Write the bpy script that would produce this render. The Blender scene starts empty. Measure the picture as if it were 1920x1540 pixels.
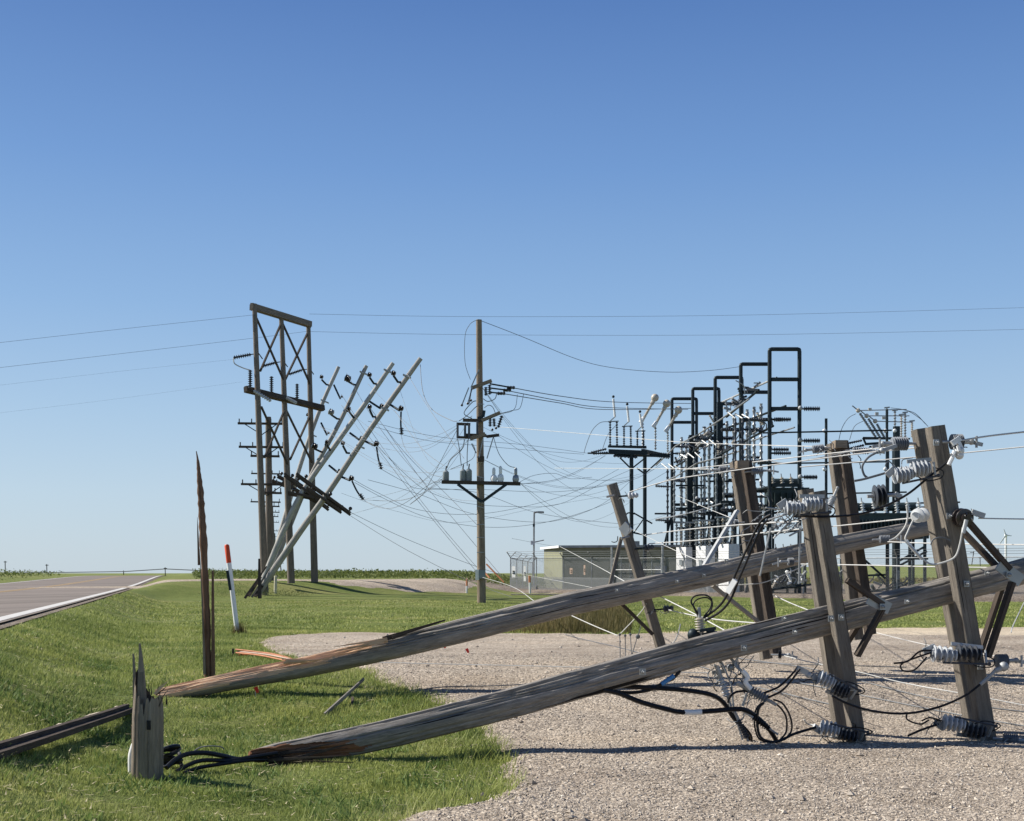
import bpy, math, random
import numpy as np
from mathutils import Vector, Matrix
R = math.radians
random.seed(7); rng = np.random.default_rng(7)
C = bpy.context.scene
# ---------------- camera ----------------
F = 2400.0; H = 1.6; HY = 1075.0; CX = 960.0     # focal length in photo pixels, eye height, horizon row, centre column
cam_d = bpy.data.cameras.new('camera'); cam = bpy.data.objects.new('camera', cam_d)
C.collection.objects.link(cam); C.camera = cam
cam.location = (0, 0, H); cam.rotation_euler = (R(90), 0, 0)
cam_d.sensor_width = 36; cam_d.lens = 36 * F / 1920; cam_d.shift_y = (HY - 770) / 1920
cam_d.clip_start = .1; cam_d.clip_end = 20000
# ---------------- light ----------------
SUN_EL = R(40); SX, SY = -1.0, .27               # towards the sun, horizontally
w = bpy.data.worlds.new('World'); C.world = w; w.use_nodes = True
nt = w.node_tree; bg = nt.nodes['Background']
sky = nt.nodes.new('ShaderNodeTexSky'); sky.sky_type = 'NISHITA'; sky.sun_disc = False
sky.sun_elevation = SUN_EL; sky.sun_rotation = math.atan2(SX, SY) % (2 * math.pi)
sky.altitude = 0; sky.air_density = 1.0; sky.dust_density = .5; sky.ozone_density = 3.0
tcw = nt.nodes.new('ShaderNodeTexCoord'); spx = nt.nodes.new('ShaderNodeSeparateXYZ'); nt.links.new(tcw.outputs['Generated'], spx.inputs[0])
rw = nt.nodes.new('ShaderNodeValToRGB'); nt.links.new(spx.outputs[2], rw.inputs[0])
def lin(r, g, b): return tuple(((c / 255 + .055) / 1.055) ** 2.4 for c in (r, g, b)) + (1,)
stops_ = [(0, (189, 206, 219)), (.06, (182, 204, 223)), (.12, (165, 194, 222)), (.2, (139, 176, 218)), (.3, (110, 151, 206)), (.41, (82, 122, 184)), (.6, (48, 82, 142)), (1, (22, 45, 95))]
while len(rw.color_ramp.elements) < len(stops_): rw.color_ramp.elements.new(.5)
for e_, (p_, c_) in zip(rw.color_ramp.elements, stops_): e_.position = p_; e_.color = lin(*c_)
sc_ = nt.nodes.new('ShaderNodeVectorMath'); sc_.operation = 'SCALE'; sc_.inputs['Scale'].default_value = 6.8; nt.links.new(rw.outputs[0], sc_.inputs[0])
mw = nt.nodes.new('ShaderNodeMix'); mw.data_type = 'RGBA'; mw.inputs[0].default_value = .88
nt.links.new(sky.outputs[0], mw.inputs[6]); nt.links.new(sc_.outputs[0], mw.inputs[7])
nt.links.new(mw.outputs[2], bg.inputs[0]); bg.inputs[1].default_value = .1
sun_d = bpy.data.lights.new('sun', 'SUN'); sun_d.energy = 4.9; sun_d.angle = R(.5); sun_d.color = (1, .95, .87)
sun = bpy.data.objects.new('sun', sun_d); C.collection.objects.link(sun)
n_ = math.hypot(SX, SY)
sdir = Vector((SX / n_ * math.cos(SUN_EL), SY / n_ * math.cos(SUN_EL), math.sin(SUN_EL)))
sun.rotation_euler = sdir.to_track_quat('Z', 'Y').to_euler(); sun.location = (0, 0, 30)
C.view_settings.view_transform = 'Standard'; C.view_settings.look = 'None'
C.view_settings.exposure = .6; C.view_settings.gamma = 1
# ---------------- materials ----------------
M = {}
def base_mat(name, rough=.8, metal=0, spec=.3):
    m = bpy.data.materials.new(name); m.use_nodes = True
    b = m.node_tree.nodes['Principled BSDF']
    b.inputs['Roughness'].default_value = rough; b.inputs['Metallic'].default_value = metal
    b.inputs['Specular IOR Level'].default_value = spec
    M[name] = m
    return m, m.node_tree, b
def N(t, kind, **kw):
    n = t.nodes.new(kind)
    for k, v in kw.items():
        if isinstance(v, (int, float, str, bool)) and hasattr(n, k) and k not in n.inputs.keys(): setattr(n, k, v)
        else: n.inputs[k].default_value = v
    return n
def ramp(t, stops, src=None):
    r = t.nodes.new('ShaderNodeValToRGB'); e = r.color_ramp.elements
    while len(e) < len(stops): e.new(.5)
    for i, (p, c) in enumerate(stops):
        e[i].position = p; e[i].color = (*c, 1) if len(c) == 3 else c
    if src is not None: t.links.new(src, r.inputs[0])
    return r
def mixc(t, fac, a, b, mode='MIX'):
    m = t.nodes.new('ShaderNodeMix'); m.data_type = 'RGBA'; m.blend_type = mode
    for sock, v in ((m.inputs[0], fac), (m.inputs[6], a), (m.inputs[7], b)):
        if isinstance(v, bpy.types.NodeSocket): t.links.new(v, sock)
        elif isinstance(v, (int, float)): sock.default_value = v
        else: sock.default_value = (*v, 1)
    return m.outputs[2]
def simple(name, col, rough=.6, metal=0, var=.25, scale=3.0, spec=.3):
    m, t, b = base_mat(name, rough, metal, spec)
    tc = N(t, 'ShaderNodeNewGeometry'); no = N(t, 'ShaderNodeTexNoise'); no.inputs['Scale'].default_value = scale
    no.inputs['Detail'].default_value = 5
    t.links.new(tc.outputs['Position'], no.inputs['Vector'])
    lo = tuple(c * (1 - var) for c in col); hi = tuple(min(1, c * (1 + var)) for c in col)
    r = ramp(t, [(.3, lo), (.7, hi)], no.outputs[0]); t.links.new(r.outputs[0], b.inputs['Base Color'])
    return m
def wood(name, dark, mid, light, crack=(.02, .016, .013), gs=1.0, bump=.6):
    m, t, b = base_mat(name, .9, 0, .15)
    uv = N(t, 'ShaderNodeUVMap')
    def nz(sx, sy, detail, rough=.6):
        mp = N(t, 'ShaderNodeMapping'); mp.inputs['Scale'].default_value = (sx * gs, sy * gs, 1)
        t.links.new(uv.outputs[0], mp.inputs[0])
        n = N(t, 'ShaderNodeTexNoise'); n.inputs['Scale'].default_value = 1; n.inputs['Detail'].default_value = detail
        n.inputs['Roughness'].default_value = rough; t.links.new(mp.outputs[0], n.inputs['Vector']); return n.outputs[0]
    fine = nz(170, 4, 5, .75); broad = nz(9, .9, 5); cr = nz(60, .5, 3, .5); knots = nz(7, 2.2, 2)
    c1 = ramp(t, [(.28, dark), (.5, mid), (.74, light)], fine)
    c2 = ramp(t, [(.3, tuple(x * .62 for x in mid)), (.55, mid), (.75, light)], broad)
    c = mixc(t, .45, c1.outputs[0], c2.outputs[0])
    st = ramp(t, [(.3, (.6, .58, .55)), (.5, (1, 1, 1)), (.72, (1.25, 1.22, 1.18))], nz(16, 2.4, 6, .75)); c = mixc(t, 1.0, c, st.outputs[0], 'MULTIPLY')
    ck = ramp(t, [(.335, (0, 0, 0)), (.36, (1, 1, 1))], cr)
    c = mixc(t, ck.outputs[0], crack, c)
    t.links.new(c, b.inputs['Base Color'])
    mul = N(t, 'ShaderNodeMath'); mul.operation = 'MULTIPLY'; t.links.new(ck.outputs[0], mul.inputs[0]); t.links.new(fine, mul.inputs[1])
    bp = N(t, 'ShaderNodeBump'); bp.inputs['Strength'].default_value = bump; bp.inputs['Distance'].default_value = .012
    t.links.new(mul.outputs[0], bp.inputs['Height']); t.links.new(bp.outputs[0], b.inputs['Normal'])
    return m
wood('pole_wood', (.105, .094, .082), (.25, .23, .205), (.52, .49, .445))
wood('lit_silver_wood', (.19, .18, .168), (.34, .325, .30), (.54, .52, .485))  # sunlit look of the leaning poles put into a paler wood colour
wood('brown_wood', (.09, .052, .034), (.19, .115, .075), (.34, .23, .155))
wood('pole_wood_tan', (.13, .105, .078), (.25, .20, .15), (.40, .33, .25))
wood('arm_wood', (.085, .075, .063), (.175, .155, .13), (.34, .30, .245))
wood('dark_wood', (.034, .028, .023), (.075, .06, .049), (.15, .12, .098))
wood('fresh_wood', (.44, .27, .165), (.64, .43, .28), (.84, .64, .46), crack=(.25, .14, .08))
wood('pale_wood', (.55, .45, .33), (.72, .62, .48), (.85, .78, .66), crack=(.3, .2, .12))
wood('far_wood', (.10, .084, .07), (.19, .162, .134), (.32, .275, .23), crack=(.08, .065, .05))
wood('lit_grey_wood', (.26, .25, .23), (.42, .41, .38), (.58, .56, .53), crack=(.15, .14, .12))  # palest wood, sunlight on the leaning poles put into its colour
simple('dark_steel', (.018, .028, .033), .5, .3)
simple('steel_grey', (.30, .31, .31), .45, .6)
simple('galvanised', (.36, .37, .37), .6, .35, .2, 8)
simple('grey_polymer', (.20, .215, .235), .45, 0, .12, 20)
simple('pale_polymer', (.42, .44, .46), .4, 0, .1, 20)
simple('dark_polymer', (.05, .055, .065), .4, 0, .1, 20)
simple('black_rubber', (.012, .012, .013), .55, 0, .3, 15)
simple('porcelain_white', (.62, .63, .62), .2, 0, .06, 5, .5)
simple('porcelain_tan', (.50, .45, .37), .3, 0, .1, 5, .5)
simple('porcelain_brown', (.03, .022, .02), .25, 0, .1, 5, .5)
simple('white_paint', (.78, .78, .76), .5, 0, .08, 6)
simple('white_road_paint', (.52, .51, .48), .8, 0, .18, 5)
simple('yellow_road_paint', (.42, .28, .11), .8, 0, .2, 3)
simple('orange_paint', (.58, .23, .11), .5, 0, .12, 6)
simple('red_orange_paint', (.62, .07, .015), .5, 0, .1, 6)
simple('red_plastic', (.6, .03, .02), .5, 0, .1, 6)
simple('wire_alu', (.50, .50, .48), .7, .1, .12, 3)
simple('wire_dark', (.13, .14, .15), .6, .2, .1, 3)
simple('cable_black', (.008, .008, .009), .4, 0, .2, 10)
simple('blue_tape', (.06, .22, .50), .5, 0, .1, 6)
simple('olive_wall', (.25, .255, .165), .8, 0, .08, 2)
simple('olive_dark', (.10, .11, .07), .8, 0, .08, 2)
simple('cabinet_grey', (.21, .24, .25), .5, .1, .08, 2)
simple('green_equipment', (.035, .052, .052), .5, .1, .2, 4)
simple('turbine_white', (.8, .8, .8), .5, 0, .02, 1)
simple('cream_post', (.62, .58, .44), .6, 0, .08, 4)
simple('sign_orange', (.62, .44, .34), .6, 0, .1, 4)
# ---------------- helpers ----------------
def W(px, py, D): return Vector(((px - CX) / F * D, D, H - (py - HY) / F * D))
def mm(px, D): return px * D / F
def sst(a, b, x): t = np.clip((x - a) / (b - a), 0, 1); return t * t * (3 - 2 * t)
def road_edge(Y): return -8.54 - .256 * (Y - 21.3)
def road_z(Y): return .8 + .45 * sst(60, 172, Y) - .0016 * np.maximum(Y - 185, 0) - .00006 * np.maximum(Y - 185, 0) ** 2
def gz(X, Y):
    X = np.asarray(X, float); Y = np.asarray(Y, float)
    b = .3 * sst(12, 17.5, Y) + .16 * sst(55, 72, Y) * (1 - sst(-6, 2, X))
    toe = 65 + (X + 13.5) * .86
    lift = sst(0, 5.5, Y - toe) * (1 - sst(-5, 1, X)) * .68
    b = b + lift
    Yc = np.minimum(Y, 400)
    b = b + .02 * np.sin(X * .9 + 1.3) * np.sin(Y * .7) + .035 * np.sin(X * .31 + Y * .17) * sst(20, 30, Y)
    nearg = (1 - sst(14, 18, Y)) * (1 - sst(.5, 1.5, X))
    b = b + nearg * (.035 * np.sin(X * 2.3 + .8 * Y) * np.sin(Y * 1.7 + X) - .05 * np.exp(-((X + 1.6) ** 2 + (Y - 13.3) ** 2) / .8))
    s = (X - road_edge(Y)) * .969
    wd = 2.9 - .75 * sst(13, 19, Y)
    wr = (1 - sst(.3, .3 + wd, s)) ** 1.4
    rz = road_z(Yc) - .05
    z = b * (1 - wr) + np.maximum(rz, 0 * b) * wr + 0
    far_left = sst(11, 40, -s) * 1.15 * sst(10, 60, Y)
    z = z + far_left * (1 - sst(300, 900, Y) * .3)
    ridge = sst(250, 420, Y) * (1 - sst(700, 1500, Y)) * sst(70, 140, X) * 4.2
    return z + ridge
def G(px, py, off=0.0):
    d = np.geomspace(3, 6000, 4000); x = (px - CX) / F * d; zr = H - (py - HY) / F * d
    hit = np.nonzero(zr <= gz(x, d) + off)[0]
    i = hit[0] if len(hit) else len(d) - 1
    D = d[i]
    if 0 < i < len(d):
        a0, a1 = d[max(i - 1, 0)], d[i]
        for _ in range(30):
            mdl = (a0 + a1) / 2
            if H - (py - HY) / F * mdl <= float(gz((px - CX) / F * mdl, mdl)) + off: a1 = mdl
            else: a0 = mdl
        D = a1
    return W(px, py, D)
def on(x, y, up=0.0): return Vector((x, y, float(gz(x, y)) + up))

class MB:
    def __init__(s): s.v = []; s.f = []; s.uv = []; s.mi = []; s.smooth = True
    def face(s, idx, uvs, mi=0): s.f.append(idx); s.uv.extend(uvs); s.mi.append(mi)
    def tube(s, pts, r, n=8, caps=True, mi=0, uvo=None):
        pts = [Vector(p) for p in pts]; k = len(pts)
        rr = [r] * k if isinstance(r, (int, float)) else list(r)
        if len(rr) != k: rr = [rr[0] + (rr[-1] - rr[0]) * i / (k - 1) for i in range(k)]
        b0 = len(s.v); prev = None; L = 0; uo = random.random() * 50 if uvo is None else uvo; Ls = []
        for i, p in enumerate(pts):
            t = (pts[min(i + 1, k - 1)] - pts[max(i - 1, 0)])
            if t.length < 1e-9: t = Vector((0, 0, 1))
            t.normalize()
            if prev is None:
                a = Vector((0, 0, 1)) if abs(t.z) < .9 else Vector((1, 0, 0))
                u = t.cross(a).normalized()
            else:
                u = (prev - t * prev.dot(t))
                u = u.normalized() if u.length > 1e-6 else t.orthogonal().normalized()
            prev = u; vv = t.cross(u)
            if i: L += (p - pts[i - 1]).length
            Ls.append(L + uo)
            for j in range(n):
                a = 2 * math.pi * j / n
                s.v.append(p + (u * math.cos(a) + vv * math.sin(a)) * rr[i])
        for i in range(k - 1):
            for j in range(n):
                j2 = (j + 1) % n; ra = max(rr)
                ua, ub = 2 * math.pi * j / n * ra + uo, 2 * math.pi * (j + 1) / n * ra + uo
                s.face((b0 + i * n + j, b0 + i * n + j2, b0 + (i + 1) * n + j2, b0 + (i + 1) * n + j),
                       [(ua, Ls[i]), (ub, Ls[i]), (ub, Ls[i + 1]), (ua, Ls[i + 1])], mi)
        if caps:
            for i, rev in ((0, True), (k - 1, False)):
                idx = [b0 + i * n + j for j in range(n)]
                if rev: idx.reverse()
                s.face(tuple(idx), [(rr[i] * math.cos(j * 6.28 / n) + uo, rr[i] * math.sin(j * 6.28 / n)) for j in range(n)], mi)
        return s
    def bar(s, p0, p1, a, b, side=None, mi=0, taper=1.0):
        """beam of section a (along side) by b"""
        p0, p1 = Vector(p0), Vector(p1); t = (p1 - p0); L = t.length; t.normalize()
        sd = Vector(side) if side is not None else (Vector((0, 0, 1)) if abs(t.z) < .9 else Vector((1, 0, 0)))
        sd = (sd - t * sd.dot(t)).normalized(); o = t.cross(sd)
        b0 = len(s.v); uo = random.random() * 40
        for p, k in ((p0, 1.0), (p1, taper)):
            for sa, sb in ((-1, -1), (1, -1), (1, 1), (-1, 1)):
                s.v.append(p + sd * (sa * a / 2 * k) + o * (sb * b / 2 * k))
        for j in range(4):
            j2 = (j + 1) % 4; wdt = a if j % 2 == 0 else b; u0 = uo + j * .37
            s.face((b0 + j, b0 + j2, b0 + 4 + j2, b0 + 4 + j), [(u0, uo), (u0 + wdt, uo), (u0 + wdt, uo + L), (u0, uo + L)], mi)
        s.face((b0 + 3, b0 + 2, b0 + 1, b0), [(0, 0), (a, 0), (a, b), (0, b)], mi)
        s.face((b0 + 4, b0 + 5, b0 + 6, b0 + 7), [(0, 0), (a, 0), (a, b), (0, b)], mi)
        return s
    def box(s, c, sx, sy, sz, mi=0, rz=0.0):
        c = Vector(c); s.bar(c - Vector((0, 0, sz / 2)), c + Vector((0, 0, sz / 2)), sx, sy, (math.cos(rz), math.sin(rz), 0), mi); return s
    def lathe(s, p0, p1, prof, n=12, mi=0):
        """prof: (t 0..1 along, radius)"""
        p0, p1 = Vector(p0), Vector(p1)
        t = (p1 - p0).normalized(); u = t.orthogonal().normalized(); vv = t.cross(u); b0 = len(s.v)
        for (q, r) in prof:
            p = p0.lerp(p1, q)
            for j in range(n):
                a = 2 * math.pi * j / n; s.v.append(p + (u * math.cos(a) + vv * math.sin(a)) * r)
        for i in range(len(prof) - 1):
            for j in range(n):
                j2 = (j + 1) % n
                s.face((b0 + i * n + j, b0 + i * n + j2, b0 + (i + 1) * n + j2, b0 + (i + 1) * n + j), [(j / n, i), ((j + 1) / n, i), ((j + 1) / n, i + 1), (j / n, i + 1)], mi)
        s.face(tuple(reversed([b0 + j for j in range(n)])), [(0, 0)] * n, mi)
        e = b0 + (len(prof) - 1) * n; s.face(tuple(e + j for j in range(n)), [(0, 0)] * n, mi)
        return s
    def sheds(s, p0, p1, rc, rs, k, n=14, mi=0):
        prof = [(0, rc * 1.1)]
        for i in range(k):
            a = (i + .15) / k
            prof += [(a, rc), (a + .28 / k, rs), (a + .42 / k, rs * .97), (a + .5 / k, rc)]
        prof += [(1, rc * 1.1)]
        return s.lathe(p0, p1, prof, n, mi)
    def ball(s, c, r, n=10, mi=0, sc=(1, 1, 1)):
        c = Vector(c); pr = [(i / 8, max(1e-4, r * math.sin(math.pi * i / 8))) for i in range(9)]
        b0 = len(s.v); s.lathe(c - Vector((0, 0, r)), c + Vector((0, 0, r)), [((1 - math.cos(math.pi * i / 8)) / 2, x[1]) for i, x in enumerate(pr)], n, mi)
        return s
    def build(s, name, mat, parent=None, loc=None, flat=False):
        me = bpy.data.meshes.new(name)
        root = Vector(WORLD.get(parent.name, (0, 0, 0))) if parent else (Vector(loc) if loc is not None else Vector((0, 0, 0)))
        me.from_pydata([tuple(Vector(p) - root) for p in s.v], [], s.f)
        uvl = me.uv_layers.new(name='UVMap'); uvl.data.foreach_set('uv', np.array(s.uv, dtype=np.float32).ravel())
        for mt in (mat if isinstance(mat, (list, tuple)) else [mat]): me.materials.append(M[mt])
        me.polygons.foreach_set('material_index', np.array(s.mi, dtype=np.int32))
        me.polygons.foreach_set('use_smooth', np.array([(not flat) and len(f) == 4 for f in s.f]))
        if not flat and hasattr(me, 'set_sharp_from_angle'): me.set_sharp_from_angle(angle=R(40))
        me.update()
        o = bpy.data.objects.new(name, me); C.collection.objects.link(o)
        if parent: o.parent = parent; o.location = (0, 0, 0); WORLD[o.name] = tuple(root)
        else: o.location = root; WORLD[o.name] = tuple(root)
        return o
WORLD = {}
def tag(o, label, cat, group=None, kind=None):
    if label: o['label'] = label
    if cat: o['category'] = cat
    if group: o['group'] = group
    if kind: o['kind'] = kind
    return o
def thing(name, loc, label, cat, group=None):
    o = bpy.data.objects.new(name, None); C.collection.objects.link(o); o.location = Vector(loc); o.empty_display_size = .2
    WORLD[o.name] = tuple(Vector(loc)); return tag(o, label, cat, group)
def structure(o): o['kind'] = 'structure'; return o
def smooth(pts, k=6):
    pts = [Vector(p) for p in pts]
    if len(pts) < 3: return pts
    out = []
    for i in range(len(pts) - 1):
        p0, p1, p2, p3 = pts[max(i - 1, 0)], pts[i], pts[i + 1], pts[min(i + 2, len(pts) - 1)]
        for j in range(k):
            t = j / k
            out.append(.5 * ((2 * p1) + (p2 - p0) * t + (2 * p0 - 5 * p1 + 4 * p2 - p3) * t * t + (3 * p1 - p0 - 3 * p2 + p3) * t ** 3))
    out.append(pts[-1]); return out
def grid_mesh(name, X, Y, Z, mat, keep=None):
    r, c = X.shape; co = np.stack([X, Y, Z], -1).reshape(-1, 3).astype(np.float32)
    i = np.arange(r * c).reshape(r, c)
    q = np.stack([i[:-1, :-1], i[:-1, 1:], i[1:, 1:], i[1:, :-1]], -1)
    q = q[keep] if keep is not None else q.reshape(-1, 4)
    return np_mesh(name, co, q, mat, True)
def np_mesh(name, co, q, mat, smooth_=False):
    me = bpy.data.meshes.new(name); k = q.shape[1]; nf = len(q)
    me.vertices.add(len(co)); me.vertices.foreach_set('co', co.astype(np.float32).ravel())
    me.loops.add(nf * k); me.loops.foreach_set('vertex_index', q.astype(np.int32).ravel())
    me.polygons.add(nf); me.polygons.foreach_set('loop_start', np.arange(nf, dtype=np.int32) * k)
    me.polygons.foreach_set('loop_total', np.full(nf, k, dtype=np.int32))
    me.polygons.foreach_set('use_smooth', np.full(nf, smooth_))
    me.materials.append(M[mat]); me.update(calc_edges=True)
    o = bpy.data.objects.new(name, me); C.collection.objects.link(o); WORLD[o.name] = (0, 0, 0); return o
# ---------------- ground materials ----------------
def grass_ground():
    m, t, b = base_mat('lawn', .95, 0, .1)
    g = N(t, 'ShaderNodeNewGeometry')
    def nz(scale, d=6, rough=.6, sc=(1, 1, 1)):
        mp = N(t, 'ShaderNodeMapping'); mp.inputs['Scale'].default_value = sc; t.links.new(g.outputs['Position'], mp.inputs[0])
        n = N(t, 'ShaderNodeTexNoise'); n.inputs['Scale'].default_value = scale; n.inputs['Detail'].default_value = d
        n.inputs['Roughness'].default_value = rough; t.links.new(mp.outputs[0], n.inputs['Vector']); return n.outputs[0]
    big = nz(.12, 5); mid = nz(1.7, 9, .8); fine = nz(22, 4, .7); stripe = nz(.55, 6, .7, (.16, 1, 1))
    c = ramp(t, [(.25, (.075, .11, .03)), (.48, (.145, .185, .045)), (.72, (.26, .28, .095))], mid).outputs[0]
    c2 = ramp(t, [(.3, (.11, .155, .04)), (.55, (.19, .225, .065)), (.75, (.32, .31, .13))], big).outputs[0]
    c = mixc(t, .5, c, c2)
    st = ramp(t, [(.47, (0, 0, 0)), (.68, (.75, .75, .75))], stripe).outputs[0]
    c = mixc(t, st, c, (.30, .28, .11))
    f = ramp(t, [(.25, (.35, .35, .35)), (.7, (1.35, 1.35, 1.35))], fine).outputs[0]
    c = mixc(t, 1.0, c, f, 'MULTIPLY'); t.links.new(c, b.inputs['Base Color'])
    ad = N(t, 'ShaderNodeMath'); ad.operation = 'ADD'; t.links.new(fine, ad.inputs[0]); t.links.new(mid, ad.inputs[1])
    bp = N(t, 'ShaderNodeBump'); bp.inputs['Strength'].default_value = .9; bp.inputs['Distance'].default_value = .06
    t.links.new(ad.outputs[0], bp.inputs['Height']); t.links.new(bp.outputs[0], b.inputs['Normal'])
grass_ground()
def gravel_mat(name, cols, scale=38, tint=(1, 1, 1), bump=.9):
    m, t, b = base_mat(name, .95, 0, .15)
    g = N(t, 'ShaderNodeNewGeometry')
    vo = N(t, 'ShaderNodeTexVoronoi'); vo.inputs['Scale'].default_value = scale
    t.links.new(g.outputs['Position'], vo.inputs['Vector'])
    no = N(t, 'ShaderNodeTexNoise'); no.inputs['Scale'].default_value = .55; no.inputs['Detail'].default_value = 6; no.inputs['Roughness'].default_value = .65
    t.links.new(g.outputs['Position'], no.inputs['Vector'])
    n2 = N(t, 'ShaderNodeTexNoise'); n2.inputs['Scale'].default_value = 9; n2.inputs['Detail'].default_value = 6; n2.inputs['Roughness'].default_value = .75
    t.links.new(g.outputs['Position'], n2.inputs['Vector'])
    sep = N(t, 'ShaderNodeSeparateColor'); t.links.new(vo.outputs['Color'], sep.inputs[0])
    cc = ramp(t, [(0, cols[0]), (.45, cols[1]), (.8, cols[2]), (1, cols[3])], sep.outputs[0]).outputs[0]
    broad = ramp(t, [(.28, (.72, .68, .64)), (.5, (1, .98, .96)), (.72, (1.16, 1.14, 1.11))], no.outputs[0]).outputs[0]
    c = mixc(t, 1.0, cc, broad, 'MULTIPLY')
    c = mixc(t, 1.0, c, ramp(t, [(.3, (.72, .72, .72)), (.65, (1.15, 1.15, 1.15))], n2.outputs[0]).outputs[0], 'MULTIPLY')
    mpr = N(t, 'ShaderNodeMapping'); mpr.inputs['Scale'].default_value = (.05, .75, 1); mpr.inputs['Rotation'].default_value = (0, 0, .25); t.links.new(g.outputs['Position'], mpr.inputs[0])
    nr = N(t, 'ShaderNodeTexNoise'); nr.inputs['Scale'].default_value = 1; nr.inputs['Detail'].default_value = 3; t.links.new(mpr.outputs[0], nr.inputs['Vector'])
    c = mixc(t, 1.0, c, ramp(t, [(.38, (.86, .85, .85)), (.5, (1, 1, 1)), (.62, (1.08, 1.06, 1.03))], nr.outputs[0]).outputs[0], 'MULTIPLY')
    t.links.new(c, b.inputs['Base Color'])
    inv = N(t, 'ShaderNodeMath'); inv.operation = 'SUBTRACT'; inv.inputs[0].default_value = 1; t.links.new(vo.outputs['Distance'], inv.inputs[1])
    ad = N(t, 'ShaderNodeMath'); ad.operation = 'MULTIPLY_ADD'; t.links.new(n2.outputs[0], ad.inputs[0]); ad.inputs[1].default_value = 3.0; t.links.new(inv.outputs[0], ad.inputs[2])
    bp = N(t, 'ShaderNodeBump'); bp.inputs['Strength'].default_value = bump; bp.inputs['Distance'].default_value = .018
    t.links.new(ad.outputs[0], bp.inputs['Height']); t.links.new(bp.outputs[0], b.inputs['Normal'])
gravel_mat('gravel', [(.25, .212, .167), (.412, .353, .285), (.495, .43, .35), (.63, .56, .465)])
gravel_mat('gravel_pad', [(.13, .11, .09), (.21, .18, .145), (.26, .22, .18), (.34, .30, .25)], 18)
gravel_mat('sand', [(.36, .30, .22), (.48, .41, .31), (.54, .47, .36), (.60, .53, .42)], 60, bump=.4)
def asphalt():
    m, t, b = base_mat('asphalt', .9, 0, .2)
    g = N(t, 'ShaderNodeNewGeometry'); mp = N(t, 'ShaderNodeMapping'); mp.inputs['Rotation'].default_value = (0, 0, math.atan(-.256) * -1)
    t.links.new(g.outputs['Position'], mp.inputs[0]); mp2 = N(t, 'ShaderNodeMapping'); mp2.inputs['Scale'].default_value = (1, .03, 1)
    t.links.new(mp.outputs[0], mp2.inputs[0])
    n = N(t, 'ShaderNodeTexNoise'); n.inputs['Scale'].default_value = .9; n.inputs['Detail'].default_value = 4; t.links.new(mp2.outputs[0], n.inputs['Vector'])
    n2 = N(t, 'ShaderNodeTexNoise'); n2.inputs['Scale'].default_value = 25; n2.inputs['Detail'].default_value = 5; t.links.new(g.outputs['Position'], n2.inputs['Vector'])
    c = ramp(t, [(.35, (.155, .132, .112)), (.65, (.225, .19, .165))], n.outputs[0]).outputs[0]
    c = mixc(t, 1.0, c, ramp(t, [(.3, (.85, .85, .85)), (.7, (1.1, 1.1, 1.1))], n2.outputs[0]).outputs[0], 'MULTIPLY')
    t.links.new(c, b.inputs['Base Color'])
asphalt()
def leaf_mat(name, stops, rough=.7, nscale=.8):
    m, t, b = base_mat(name, rough, 0, .25)
    g = N(t, 'ShaderNodeNewGeometry'); n = N(t, 'ShaderNodeTexNoise'); n.inputs['Scale'].default_value = nscale; n.inputs['Detail'].default_value = 5
    t.links.new(g.outputs['Position'], n.inputs['Vector'])
    ad = N(t, 'ShaderNodeMath'); ad.operation = 'MULTIPLY_ADD'; t.links.new(g.outputs['Random Per Island'], ad.inputs[0]); ad.inputs[1].default_value = .45
    sb = N(t, 'ShaderNodeMath'); sb.operation = 'SUBTRACT'; t.links.new(n.outputs[0], sb.inputs[0]); sb.inputs[1].default_value = .22
    t.links.new(sb.outputs[0], ad.inputs[2])
    c = ramp(t, stops, ad.outputs[0]).outputs[0]
    pn = N(t, 'ShaderNodeTexNoise'); pn.inputs['Scale'].default_value = nscale * .45; pn.inputs['Detail'].default_value = 7; pn.inputs['Roughness'].default_value = .7; t.links.new(g.outputs['Position'], pn.inputs['Vector'])
    c = mixc(t, 1.0, c, ramp(t, [(.34, (.66, .72, .7)), (.5, (1, 1, 1)), (.66, (1.25, 1.16, 1.15))], pn.outputs[0]).outputs[0], 'MULTIPLY'); t.links.new(c, b.inputs['Base Color'])
    tr = N(t, 'ShaderNodeBsdfTranslucent'); t.links.new(c, tr.inputs[0]); mx = N(t, 'ShaderNodeMixShader'); mx.inputs[0].default_value = .3
    out = [x for x in t.nodes if x.type == 'OUTPUT_MATERIAL'][0]
    t.links.new(b.outputs[0], mx.inputs[1]); t.links.new(tr.outputs[0], mx.inputs[2]); t.links.new(mx.outputs[0], out.inputs[0])
leaf_mat('grass_blades', [(.15, (.145, .185, .05)), (.42, (.285, .335, .09)), (.7, (.43, .46, .155)), (.95, (.66, .59, .36))])
leaf_mat('dry_brush', [(.15, (.07, .07, .02)), (.45, (.15, .13, .05)), (.75, (.26, .20, .09)), (.95, (.34, .26, .14))])
leaf_mat('crop_leaves', [(.15, (.07, .10, .025)), (.45, (.13, .165, .045)), (.75, (.19, .215, .07)), (.95, (.30, .27, .13))])
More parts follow.
